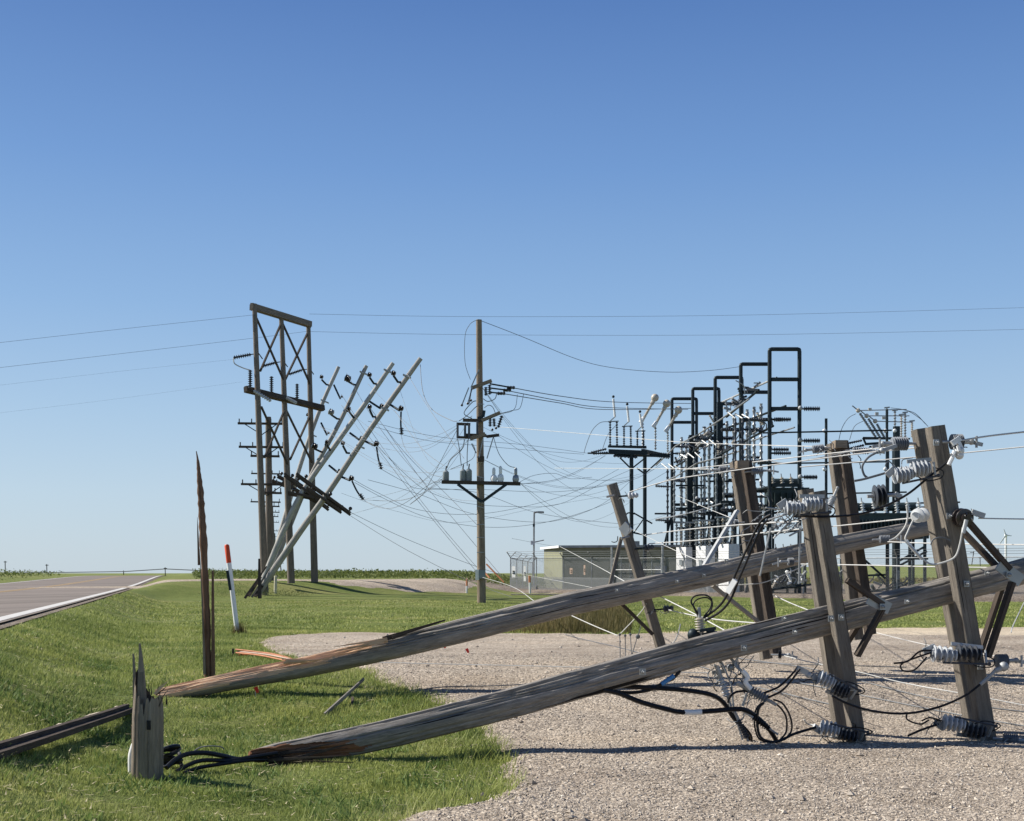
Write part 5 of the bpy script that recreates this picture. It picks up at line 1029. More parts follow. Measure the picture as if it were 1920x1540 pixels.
# ---- steel portal frames of the substation ----
DS = 'dark_steel'
frames = [(1443, 1499, 655, 72.0), (1389, 1443, 683, 77.1), (1341, 1391, 708, 82.4), (1299, 1348, 729, 87.4), (1260, 1306, 748, 92.5)]
names = ['nearest and tallest looking dark steel portal frame of the substation', 'second nearest dark steel portal frame, just left of the tallest one', 'middle one of the five dark steel portal frames', 'fourth dark steel portal frame counted from the nearest', 'farthest and lowest looking of the five dark steel portal frames']
ztop = 14.2; lev = [12.5, 10.85, 6.55]
fr_things = []
for (xl, xr, yt, D), lb_ in zip(frames, names):
    Xl = (xl - CX) / F * D; Xr = (xr - CX) / F * D; zb = .25
    t = thing('steel_portal_frame', (Xl, D, zb), lb_, 'steel frame', 'dark steel portal frames stepping away through the substation'); fr_things.append(t)
    zt = H + (HY - yt) / F * D; r = .115
    pts = [Vector((Xl, D, zb)), Vector((Xl, D, zt - .1)), Vector((Xl + .025, D, zt - .025)), Vector((Xl + .1, D, zt)), Vector((Xr - .1, D, zt)), Vector((Xr - .025, D, zt - .025)), Vector((Xr, D, zt - .1)), Vector((Xr, D, zb))]
    rod(t, pts[:2], r, DS, 'post', 10); rod(t, pts[6:], r, DS, 'post', 10); rod(t, pts[1:7], r, DS, 'top_beam', 10)
    for z in lev: beam(t, (Xl + r, D, z), (Xr - r, D, z), .2, .18, DS, 'rung')
    beam(t, (Xl, D, 5.9), (Xl - 1.35, D, .4), .14, .14, DS, 'knee_brace'); beam(t, (Xl - 1.25, D, 5.9), (Xl + .0, D, 5.9), .12, .12, DS, 'rung')
    for z, sd_, L in ((10.85, 1, 1.25), (9.05, 1, 1.25), (10.25, -1, -1), (7.0, 1, 1.1), (8.35, -1, -1)):
        if sd_ > 0:
            x0 = Xr; rod(t, [(x0, D, z), (x0 + .3, D, z)], .06, 'galvanised', 'end_fitting'); shedrod(t, (x0 + .25, D, z), (x0 + L - .1, D, z), .14, 9, 'dark_polymer'); m = MB(); m.ball((x0 + .02, D - .13, z + .02), .13, 8); m.build('bolt_cap', 'galvanised', t)
        else:
            x0 = Xl; rod(t, [(x0, D, z), (x0 + .3, D, z)], .06, DS, 'end_fitting'); shedrod(t, (x0 + .25, D, z), (x0 + 1.2, D, z), .13, 9, 'dark_polymer')
    for z in (10.2, 7.85, 5.4): rod(t, [(Xl, D, z), (Xl - .25, D, z)], .05, DS, 'end_fitting'); shedrod(t, (Xl - .2, D, z), (Xl - 1.2, D, z + .05), .12, 8, 'dark_polymer')
# bus bars running from frame to frame
def busx(off, z, i0, i1, r, label, left=True, mat='steel_grey', zz=None):
    P = []
    for i in range(i0, i1 + 1):
        xl, xr, _, D = frames[i]; P.append(Vector((((xl if left else xr) - CX) / F * D + off, D, z if zz is None else zz[i - i0])))
    m = MB(); m.tube(P, r, 8); o = m.build('bus_bar', mat, None, P[0]); tag(o, label, 'bus bar'); return o
busx(-1.15, 10.25, 0, 4, .05, 'highest bus bar hung left of the portal frames', True, 'steel_grey', [11.4, 10.9, 10.5, 10.3, 9.4]); busx(-1.15, 7.9, 1, 4, .05, 'middle bus bar hung left of the portal frames', True, 'steel_grey', [8.6, 8.7, 8.2, 8.0])
busx(-1.15, 5.45, 1, 4, .05, 'lowest bus bar hung left of the portal frames', True, 'steel_grey', [5.8, 5.6, 5.5, 5.5]); busx(.4, 12.6, 0, 2, .06, 'sunlit bus bar slanting down through the tops of the portal frames', True, 'galvanised')
busx(.9, 11.0, 0, 4, .07, 'dark beam linking the middle rungs of the portal frames', True, DS); busx(.4, 9.1, 1, 4, .05, 'thin bus bar inside the portal frames below the middle rungs', True, 'steel_grey')
busx(.8, 6.6, 0, 4, .09, 'dark beam linking the lowest rungs of the portal frames', True, DS); busx(1.4, 9.8, 0, 3, .045, 'thin bus bar along the right posts of the portal frames', True, 'steel_grey')
# groups of disconnect switches on posts between the frames
rs_ = random.Random(11)
def switch_bank(X, D, z0, z1, n, dx, dy, label, blades_=True):
    t = thing('disconnect_switch', (X, D, .25), label, 'switch')
    beam(t, (X - .2, D, z0), (X + dx * (n - 1) + .2, D + dy * (n - 1), z0), .14, .16, DS, 'base_beam')
    for i in range(n):
        x, y = X + dx * i, D + dy * i; shedrod(t, (x, y, z0 + .05), (x, y, z1), .10, 9, rs_.choice(['steel_grey', 'dark_polymer', 'cabinet_grey']), n=8, rc=.6)
        rod(t, [(x, y, z1), (x - .35, y + .5, z1 + .25 + rs_.random() * .2)], .05, 'steel_grey', 'blade')
    for s in (0, n - 1): beam(t, (X + dx * s, D + dy * s, .2), (X + dx * s, D + dy * s, z0), .13, .13, DS, 'leg')
    return t
for i, (X, D, z0, z1, n, dx, dy, lb_) in enumerate((
    (13.0, 74.5, 5.6, 10.6, 3, .42, 0, 'three tall insulator columns standing behind the nearest portal frame'), (12.3, 80.0, 5.4, 9.6, 3, .5, .2, 'insulator columns between the second and middle portal frames'),
    (11.7, 85.5, 5.3, 9.3, 3, .5, .2, 'insulator columns between the middle and fourth portal frames'), (11.0, 90.5, 5.2, 9.0, 3, .5, .2, 'insulator columns between the fourth and farthest portal frames'),
    (13.2, 84.0, 3.6, 6.2, 4, .45, .2, 'short insulator columns low behind the middle portal frame'), (12.4, 88.5, 3.6, 6.0, 4, .45, .2, 'short insulator columns low behind the fourth portal frame'))): switch_bank(X, D, z0, z1, n, dx, dy, lb_)
# clutter of upper switch mechanisms along the rungs
def clutter(X0, X1, D0, D1_, z0, z1, n, name, label, mats=('steel_grey', 'dark_polymer', 'green_equipment', 'porcelain_tan')):
    t = thing(name, ((X0 + X1) / 2, (D0 + D1_) / 2, .25), label, 'switchgear')
    for i in range(n):
        q = (i + .5) / n; p = Vector((X0 + (X1 - X0) * q, D0 + (D1_ - D0) * q, z0 + (z1 - z0) * q + rs_.uniform(-.2, .2))); d = Vector((rs_.uniform(-.6, .6), rs_.uniform(-.3, .3), rs_.uniform(.2, .8))); 
        if i % 3 == 0: shedrod(t, p, p + d * .9, .10, 6, rs_.choice(mats), n=8)
        elif i % 3 == 1: rod(t, smooth([p, p + d * .5 + Vector((.2, 0, .1)), p + d]), .035, rs_.choice(mats[:2]), 'blade')
        else: beam(t, p, p + Vector((d.x, d.y, d.z * .2)), .12, .10, rs_.choice(mats[:2]), 'linkage')
    rod(t, [(X0, D0, z0 - .2), (X1, D1_, z1 - .2)], .07, DS, 'support_beam'); return t
clutter(12.9, 14.0, 77, 72.6, 11.2, 12.2, 18, 'switch_linkage', 'jumble of switch linkage high between the two nearest portal frames')
clutter(12.1, 13.3, 88, 81, 9.8, 11.2, 26, 'switch_linkage', 'jumble of switch linkage between the middle and fourth portal frames')
clutter(11.6, 12.6, 92, 86, 9.4, 9.9, 20, 'switch_linkage', 'jumble of switch linkage by the farthest portal frame')
clutter(12.8, 14.9, 80, 73, 9.1, 10.2, 22, 'switch_linkage', 'row of small switches under the middle rung of the nearest frame')
clutter(14.6, 17.4, 75, 71.5, 5.2, 5.6, 26, 'switch_linkage', 'dense switch linkage low in front of the nearest portal frame')
clutter(14.3, 17.0, 73, 70.5, 4.0, 4.3, 24, 'switch_linkage', 'tangled linkage at the head of the green equipment', ('galvanised', 'porcelain_white', 'dark_polymer', 'porcelain_tan'))
for i, (X, D, z1, w_, lb_) in enumerate(((13.15, 81.0, 12.4, .36, 'wide dark steel column behind the middle portal frame'), (12.25, 87.2, 11.0, .40, 'wide dark steel column at the fourth portal frame'), (11.75, 85.0, 9.4, .22, 'dark steel column left of the fourth portal frame'), (14.3, 79.5, 8.8, .2, 'dark steel column right of the second portal frame'))):
    t = thing('steel_column', (X, D, .25), lb_, 'steel column'); beam(t, (X, D, .25), (X, D, z1), w_, w_, DS, 'column'); beam(t, (X, D, .3), (X, D, .34), w_ * 2, w_ * 2, 'galvanised', 'base_plate')
    for z in (3.2, 4.6, 5.9, 7.4): 
        if z < z1: beam(t, (X - .9, D - .2, z), (X + 1.0, D - .2, z), .11, .11, DS, 'cross_beam')
for i, (px, y0, D) in enumerate(((1401, 768, 80), (1414, 763, 79), (1427, 757, 78), (1376, 778, 82), (1363, 790, 83), (1321, 800, 87), (1330, 815, 86), (1278, 820, 91), (1287, 830, 90))):
    X = (px - CX) / F * D; zt = H - (y0 - HY) / F * D
    t = thing('insulator_column', (X, D, .25), 'slim grey insulator column, number %d from the right among those between the portal frames' % ((3, 2, 1, 4, 5, 7, 6, 9, 8)[i]), 'insulator column', 'slim insulator columns between the portal frames')
    shedrod(t, (X, D, 5.6), (X, D, zt), .12, 14, 'steel_grey', n=8, rc=.7); rod(t, [(X, D, .25), (X, D, 5.6)], .08, DS, 'post'); beam(t, (X - .35, D, 5.6), (X + .35, D, 5.6), .12, .12, DS, 'base_beam')
# white cabinets
def cabinet(px0, px1, pxr, y0, y1, D, label):
    """sunlit side from px0 to px1, grey front from px1 to pxr"""
    X1 = (px1 - CX) / F * D; Xr_ = (pxr - CX) / F * D; X0 = (px0 - CX) / F * (D + .9); zb, zt = H - (y1 - HY) / F * D, H - (y0 - HY) / F * D
    t = thing('switchgear_cabinet', (X1, D, zb), label, 'cabinet', 'white sided metal cabinets in the substation'); m = MB()
    m.v = [Vector((x, y, z)) for z in (zb, zt) for x, y in ((X1, D), (Xr_, D + .25), (Xr_ - .35, D + 1.2), (X0, D + .9))]
    for i in ((0, 1, 5, 4), (1, 2, 6, 5), (2, 3, 7, 6), (3, 0, 4, 7), (4, 5, 6, 7)): quad(m, i, 0)
    m.build('body', 'white_paint', t, flat=True)
    c = Vector(((X0 + X1) / 2, D + .42, (zb + zt) / 2)); m = MB(); m.bar(c + Vector((-.03, -.04, -.1)), c + Vector((-.03, -.04, .25)), .3, .03, (X1 - X0, -.9, 0)); m.build('panel', 'cabinet_grey', t)
    for s in ((X1, D), (Xr_, D + .25), (X0, D + .9)): beam(t, (s[0], s[1], .25), (s[0], s[1], zb), .09, .09, 'galvanised', 'leg')
    for i in range(4): x = X1 - .5 + i * .28; shedrod(t, (x, D + .6, zt), (x, D + .6, zt + 1.5), .10, 7, 'porcelain_tan' if i % 2 else 'cabinet_grey', n=8)
    beam(t, (X1 - .7, D + .5, zt + 1.55), (X1 + .6, D + .5, zt + 1.55), .1, .1, 'galvanised', 'top_rail')
cabinet(1268, 1286, 1299, 1026, 1088, 80, 'leftmost white sided cabinet behind the farther fallen pole')
cabinet(1305, 1323, 1342, 1024, 1092, 77, 'middle white sided cabinet behind the farther fallen pole')
cabinet(1347, 1366, 1388, 1020, 1112, 74, 'rightmost white sided cabinet, beside the tan crossarm pair')
for px, py, D, lb_ in ((1332, 1106, 74, 'small white box low between the poles left of the tan crossarms'),): t = thing('equipment_box', W(px, py + 12, D), lb_, 'box'); m = MB(); m.box(W(px, py, D), .4, .4, .8); m.build('body', 'white_paint', t); m = MB(); m.box(W(px, py, D) + Vector((.02, -.21, 0)), .2, .02, .5); m.build('door', 'cabinet_grey', t)
# transformers
def transformer(x0, x1, y0, y1, D, label, k=4, deep=2.2, bush='porcelain_tan', fins=12):
    c0, c1 = W(x0, y1, D), W(x1, y0, D); t = thing('transformer', (c0.x, D, .25), label, 'transformer'); cx = (c0.x + c1.x) / 2; w_ = c1.x - c0.x; h_ = c1.z - c0.z
    m = MB(); m.box((cx, D + deep / 2, (c0.z + c1.z) / 2), w_, deep, h_); m.build('tank', 'green_equipment', t, flat=True)
    for i in range(fins): x = c0.x + w_ * (i + .5) / fins; m = MB(); m.box((x, D - .12, c0.z + h_ * .45), .04, .22, h_ * .7); m.build('cooling_fin', 'green_equipment', t, flat=True)
    m = MB(); m.box((cx, D + deep / 2, c1.z + .06), w_ * 1.04, deep * 1.04, .1); m.build('lid', 'green_equipment', t, flat=True)
    for i in range(k): x = c0.x + w_ * (i + .5) / k; shedrod(t, (x, D + .5, c1.z + .1), (x - .12, D + .45, c1.z + .75), .13, 5, bush); rod(t, [(x - .12, D + .45, c1.z + .75), (x - .15, D + .44, c1.z + .95)], .03, 'galvanised', 'terminal')
    rod(t, [(c0.x + .2, D + deep * .6, c1.z + .5), (c1.x - .3, D + deep * .6, c1.z + .5)], .22, 'green_equipment', 'conservator', 12)
    [beam(t, (x_, y_, .2), (x_, y_, c0.z), .12, .12, DS, 'leg') for x_ in (c0.x + .15, c1.x - .15) for y_ in (D + .2, D + deep - .2)]; return t
transformer(1446, 1516, 918, 948, 74, 'dark blue green tank raised behind the nearest portal frame', 4, 2, 'porcelain_tan', 6)
transformer(1440, 1498, 1052, 1104, 71, 'dark green transformer standing under the nearest portal frame', 4, 2.5, 'porcelain_brown', 5)
clutter(14.0, 17.6, 69.5, 68.5, .9, 1.4, 22, 'ground_switchgear', 'bright scraps of switchgear low in front of the dark green transformer', ('galvanised', 'white_paint', 'dark_polymer', 'porcelain_tan'))
clutter(14.2, 17.4, 69.8, 68.8, 2.2, 2.6, 16, 'ground_switchgear', 'row of small switchgear above the dark green transformer', ('galvanised', 'dark_polymer', 'green_equipment', 'porcelain_tan'))
transformer(1592, 1742, 966, 1010, 68, 'long dark green transformer right of the nearest portal frame', 7, 2.4, 'porcelain_white', 22)
clutter(18.8, 21.0, 69, 68, .7, 1.2, 12, 'ground_switchgear', 'dark low switchgear between the two crossarm pairs', ('dark_polymer', 'green_equipment', 'galvanised', 'dark_steel'))
for x in (1600, 1640, 1690, 1735): pass
# rigid bus posts right of the frames
def bus_stand(px, y0, D, label, r=.08):
    b_ = W(px, 1116, D); b_.z = .25; t = thing('bus_stand', b_, label, 'bus support'); rod(t, [b_, W(px, y0, D)], r, DS, 'post', 8)
    for y in (812, 884, 950):
        if y > y0: m = MB(); m.ball(W(px - 3, y - 4, D - .1), .12, 8); m.build('insulator', 'porcelain_white', t)
    beam(t, b_ + Vector((-.25, 0, .1)), b_ + Vector((.25, 0, .1)), .4, .05, 'galvanised', 'base_plate')
bus_stand(1549, 785, 72, 'thin dark bus support post right of the nearest portal frame'); bus_stand(1663, 768, 72.5, 'left one of two tall bus support posts near the right switch platform'); bus_stand(1681, 800, 71.5, 'thick right one of two tall bus support posts near the right switch platform', .2)
for x0, y0, x1, y1, D, lb_ in ((1430, 812, 1672, 807, 72, 'highest long horizontal bus tube right of the frames'), (1420, 870, 1665, 866, 72.4, 'second long horizontal bus tube right of the frames'), (1550, 926, 1700, 923, 72, 'third long horizontal bus tube, low right of the frames'), (1590, 946, 1800, 942, 70, 'bus tube just above the long green transformer'), (1594, 953, 1745, 951, 70.5, 'bus tube closest above the long green transformer')): m = MB(); m.tube([W(x0, y0, D), W(x1, y1, D - .5)], .045, 8); tag(m.build('bus_tube', 'dark_steel', None, W(x0, y0, D)), lb_, 'bus tube')
# ---- left switch platform ----
Dp = 82; sp = thing('switch_platform', W(1184, 1112, Dp), 'raised switch platform on two posts left of the portal frames', 'switch platform')
for x, y0 in ((1184, 850), (1209, 852)): b_ = W(x, 1116, Dp if x < 1200 else Dp + 3); b_.z = .25; rod(sp, [b_, W(x, y0, b_.y)], .13, DS, 'post', 10)
for a, b, w_ in (((1140, 837, Dp), (1212, 838, Dp), .12), ((1140, 838, Dp + 2), (1212, 840, Dp + 2.5), .1), ((1141, 847, Dp), (1213, 850, Dp), .3), ((1152, 854, Dp), (1254, 856, Dp + 1), .12), ((1205, 845, Dp), (1254, 856, Dp + 5), .2), ((1102, 850, Dp), (1255, 853, Dp + 2), .09)): beam(sp, W(*a), W(*b), w_, w_, DS, 'platform_beam')
for a, b in (((1162, 858), (1181, 877)), ((1211, 858), (1187, 877)), ((1240, 860), (1212, 886)), ((1194, 878), (1208, 888))): beam(sp, W(*a, Dp + .5), W(*b, Dp + .5), .09, .09, DS, 'brace')
for i, (x0, x1, y) in enumerate(((1144, 1157, 790), (1170, 1183, 799), (1195, 1207, 808))):
    yb_ = 836 + i * 1; shedrod(sp, W(x0, yb_, Dp), W(x0, y, Dp), .09, 10, 'dark_polymer'); shedrod(sp, W(x1, yb_, Dp), W(x1 - .5, y, Dp), .09, 10, 'dark_polymer')
    beam(sp, W(x0 - 4, y + 1, Dp), W(x1 + 3, y, Dp), .07, .07, 'steel_grey', 'switch_base'); beam(sp, W(x0, y, Dp), W(x1 - 3, y - 9, Dp), .06, .06, 'porcelain_tan', 'link')
    rod(sp, [W(x1 - 4, y - 8, Dp), W(x1 - 7, y - 42 + i * 5, Dp)], .07, 'white_paint', 'switch_arm', 8); m = MB(); m.ball(W(x1 - 7, y - 46 + i * 5, Dp), .09, 8); m.build('contact', DS, sp)
for i, (xt, yt, xb, yb_) in enumerate(((1228, 746, 1202, 793), (1250, 757, 1226, 801), (1272, 769, 1249, 810))):
    m = MB(); m.ball(W(xt, yt, Dp + 1), .26, 12); m.tube([W(xt - 3, yt + 6, Dp + 1), W(xt - 6, yt + 12, Dp + 1)], .13, 8); o = m.build('bushing_head', 'porcelain_tan', sp)
    m = MB(); m.sheds(W(xt - 5, yt + 10, Dp + 1), W(xb + 4, yb_ - 7, Dp + 1), .075, .11, 12, 8); m.build('insulator', 'porcelain_tan', sp); m = MB(); m.tube([W(xb + 5, yb_ - 10, Dp + 1), W(xb - 1, yb_, Dp + 1)], [.11, .15], 8); m.build('socket', 'white_paint', sp)
    shedrod(sp, W(xb + 3, yb_, Dp + 1), W(xb + 3, 840 + i * 4, Dp + 1), .09, 8, 'steel_grey')
for a, b in (((1108, 849), (1137, 842)), ((1112, 851), (1140, 849)), ((1150, 855), (1195, 858))): m = MB(); m.sheds(W(*a, Dp), W(*b, Dp), .05, .1, 7, 8); m.build('insulator', 'dark_polymer', sp)
for i in range(13): rod(sp, [W(1212 + i * 3.3, 844 + i * .8, Dp + 1 + i * .3), W(1214 + i * 3.3, 855 + i * .5, Dp + 1 + i * .3)], .045, 'steel_grey', 'grating_bar')
for pth in ([(1140, 791), (1125, 793), (1110, 808), (1099, 835), (1095, 850)], [(1158, 795), (1140, 815), (1130, 842)]): rod(sp, smooth(wl(pth, Dp), 5), .02, 'wire_dark', 'jumper')
beam(sp, W(1188, 962, Dp - 1), W(1223, 982, Dp - 1), .09, .09, DS, 'brace'); rod(sp, smooth(wl([(1172, 968), (1178, 962), (1190, 964)], Dp - 1)), .05, DS, 'conduit'); beam(sp, W(1209, 970, Dp), W(1188, 1000, Dp), .07, .07, DS, 'brace'); beam(sp, W(1182, 998, Dp), W(1212, 1004, Dp), .1, .1, DS, 'brace')
# ---- right switch platform ----
Dq = 76; sq = thing('switch_platform', W(1663, 1112, Dq), 'smaller raised switch platform behind the tallest wooden crossarms', 'switch platform')
for x in (1664, 1676): b_ = W(x, 1114, Dq + (x - 1664) * .1); b_.z = .25; rod(sq, [b_, W(x, 838, b_.y)], .11, DS, 'post', 8)
for a, b, w_ in (((1618, 821, Dq), (1698, 822, Dq), .1), ((1622, 833, Dq), (1698, 828, Dq), .14), ((1618, 821, Dq), (1624, 834, Dq), .1), ((1630, 838, Dq), (1690, 836, Dq), .1), ((1618, 823, Dq + 3), (1706, 823, Dq + 3), .1)): beam(sq, W(*a), W(*b), w_, w_, DS, 'platform_beam')
for i, x in enumerate((1663, 1678, 1690, 1697, 1710)):
    yt = (765, 770, 778, 774, 790)[i]; shedrod(sq, W(x, 820, Dq + i * .3), W(x, yt, Dq + i * .3), .09, 9, 'steel_grey' if i % 2 else 'porcelain_tan'); beam(sq, W(x - 5, yt, Dq + i * .3), W(x + 5, yt - 1, Dq + i * .3), .08, .08, 'steel_grey', 'switch_base')
for i in range(3):
    x0, y0, x1, y1 = 1642 + i * 8, 820, 1612 + i * 16, 775 + i * 10; m = MB(); m.sheds(W(x0, y0, Dq), W(x1, y1, Dq), .06, .10, 12, 8); m.build('insulator', 'steel_grey', sq); m = MB(); m.ball(W(x1 - 3, y1 - 5, Dq), .14, 8); m.build('contact', 'porcelain_tan', sq)
    rod(sq, [W(x1 - 3, y1 - 5, Dq), W(1700 + i * 5, 768 + i * 12, Dq)], .03, 'steel_grey', 'switch_arm'); rod(sq, [W(x1 - 4, y1 - 6, Dq), W(x1 - 14, y1 - 14, Dq)], .035, 'steel_grey', 'horn')
    beam(sq, W(1628 + i * 13, 768 + i * 8, Dq), W(1634 + i * 13, 768 + i * 8, Dq), .16, .1, 'porcelain_tan', 'contact')
for pth in ([(1670, 765), (1700, 770), (1725, 785), (1740, 800)], [(1690, 768), (1715, 775), (1735, 795)], [(1605, 776), (1590, 785), (1578, 805), (1572, 830)], [(1618, 790), (1602, 800), (1593, 825)]): rod(sq, smooth(wl(pth, Dq), 5), .018, 'wire_dark', 'jumper')
for a, b in (((1588, 832), (1616, 826)), ((1590, 842), (1620, 835))): m = MB(); m.sheds(W(*a, Dq), W(*b, Dq), .05, .09, 7, 8); m.build('insulator', 'dark_polymer', sq)
# low frames and braces at right
lf = thing('steel_stand', W(1720, 1100, 66), 'low dark steel stand with slanting braces behind the right crossarm pair', 'steel frame')
for x in (1706, 1734): b_ = W(x, 1112, 66); b_.z = .25; rod(lf, [b_, W(x, 1000, 66)], .09, DS, 'post', 8)
for a, b in (((1686, 1052), (1736, 1024)), ((1684, 1062), (1738, 1034)), ((1690, 1048), (1740, 1048)), ((1608, 1080), (1660, 1078)), ((1610, 1040), (1660, 1085))): beam(lf, W(*a, 66), W(*b, 66), .1, .1, DS, 'brace')
# ---- small far things ----
wt = thing('wind_turbine', W(1886, 1058, 1400), 'tiny white wind turbine on the horizon at the right edge', 'wind turbine')
rod(wt, [W(1886, 1058, 1400), W(1886, 1004, 1400)], 1.3, 'turbine_white', 'tower', 8)
for a, b in (((1886, 1004), (1882, 992)), ((1886, 1004), (1873, 1022)), ((1886, 1004), (1897, 1005))): m = MB(); m.bar(W(*a, 1395), W(*b, 1395), 1.6, .6, None, 0, .4); m.build('blade', 'turbine_white', wt)
m = MB(); m.ball(W(1886, 1004, 1396), 1.8, 8); m.build('nacelle', 'turbine_white', wt)
for i, (x, y0, y1, D, lb_) in enumerate(((10, 1052, 1074, 300, 'thin pole in the field at the left edge'), (88, 1058, 1076, 420, 'faint pole left of the road crest'), (232, 1070, 1079, 700, 'tiny pole above the road crest, left of the other'), (310, 1064, 1079, 600, 'tiny pole above the road crest beside the white line'), (775, 1070, 1077, 700, 'tiny distant pole above the crops, middle of three'), (685, 1072, 1077, 700, 'tiny distant pole above the crops, left of three'), (816, 1071, 1077, 700, 'tiny distant pole above the crops, right of three'), (1822, 1034, 1058, 300, 'dark leaning post at the right horizon'), (1838, 1044, 1060, 300, 'short thin post at the right horizon'))):
    t = thing('distant_pole', W(x, y1, D), lb_, 'utility pole'); rod(t, [W(x, y1 + 2, D), W(x + (4 if i == 7 else -.5), y0, D)], D * .00035, 'dark_wood', 'pole', 5); beam(t, W(x - 3, y0 + 2, D), W(x + 3, y0 + 2, D), D * .0005, D * .0005, 'dark_wood')
m = MB(); m.tube(wl([(0, 1075), (232, 1072), (310, 1067), (375, 1070)], 650), .22, 4); tag(m.build('distant_wire', 'wire_dark', None, W(0, 1075, 650)), 'faint wire between the tiny poles above the road crest', 'wire')
# ---- overhead and fallen wires ----
def wire(pts, r, mat, label, D0=None, D1=None, group=None, k=8):
    if D0 is not None: pts = [(x, y, D0 + (D1 - D0) * i / (len(pts) - 1)) for i, (x, y) in enumerate(pts)]
    P = smooth([W(*p) for p in pts], k); m = MB(); m.tube(P, r, 5); o = m.build('power_line', mat, None, P[0]); tag(o, label, 'wire', group); return o
wd = 'wire_dark'; wa_ = 'wire_alu'
wire([(-30, 646), (230, 617), (474, 591)], .007, wd, 'topmost thin wire crossing the sky left of the wooden structure', 60, 66)
wire([(580, 589), (900, 594), (1400, 591), (1960, 576)], .008, wd, 'topmost thin wire crossing the sky right of the wooden structure', 71, 80)
wire([(-30, 693), (230, 663), (478, 634), (580, 621)], .007, wd, 'second thin wire crossing the sky left of the wooden structure', 60, 71)
wire([(580, 622), (900, 628), (1400, 628), (1960, 617)], .008, wd, 'second thin wire crossing the sky right of the wooden structure', 71, 80)
wire([(-30, 726), (220, 697), (440, 674)], .003, wd, 'faint third wire left of the wooden structure', 60, 66); wire([(-30, 778), (220, 748), (455, 716)], .0025, wd, 'faint fourth wire left of the wooden structure', 60, 66)
wire([(438, 671), (440, 682), (455, 690), (468, 694)], .03, wa_, 'pale jumper loop at the far left insulator of the wooden structure', 66, 66)
wire([(900, 601), (980, 632), (1080, 673), (1150, 690), (1250, 698), (1330, 695), (1386, 688)], .013, wd, 'wire sagging from the lone pole top to the second portal frame', 54.7, 77)
for i, (pts, lb_) in enumerate((([(959, 727), (1050, 743), (1150, 754), (1300, 757)], 'highest of three wires from the lone pole to the portal frames'), ([(952, 733), (1050, 752), (1130, 764), (1290, 768)], 'middle of three wires from the lone pole to the portal frames'), ([(941, 738), (1050, 756), (1130, 768), (1295, 766)], 'lowest of three wires from the lone pole to the portal frames'))): wire(pts, .02, wd, lb_, 55, 88)
wire([(938, 801), (1100, 814), (1260, 828), (1400, 834), (1550, 838)], .007, wa_, 'bright taut wire from the lone pole to the tan crossarm top', 40, 17)
wire([(788, 684), (793, 735), (810, 768), (845, 788), (857, 790)], .015, wd, 'slack wire from the longest leaning pole top to the lone pole', 61, 55)
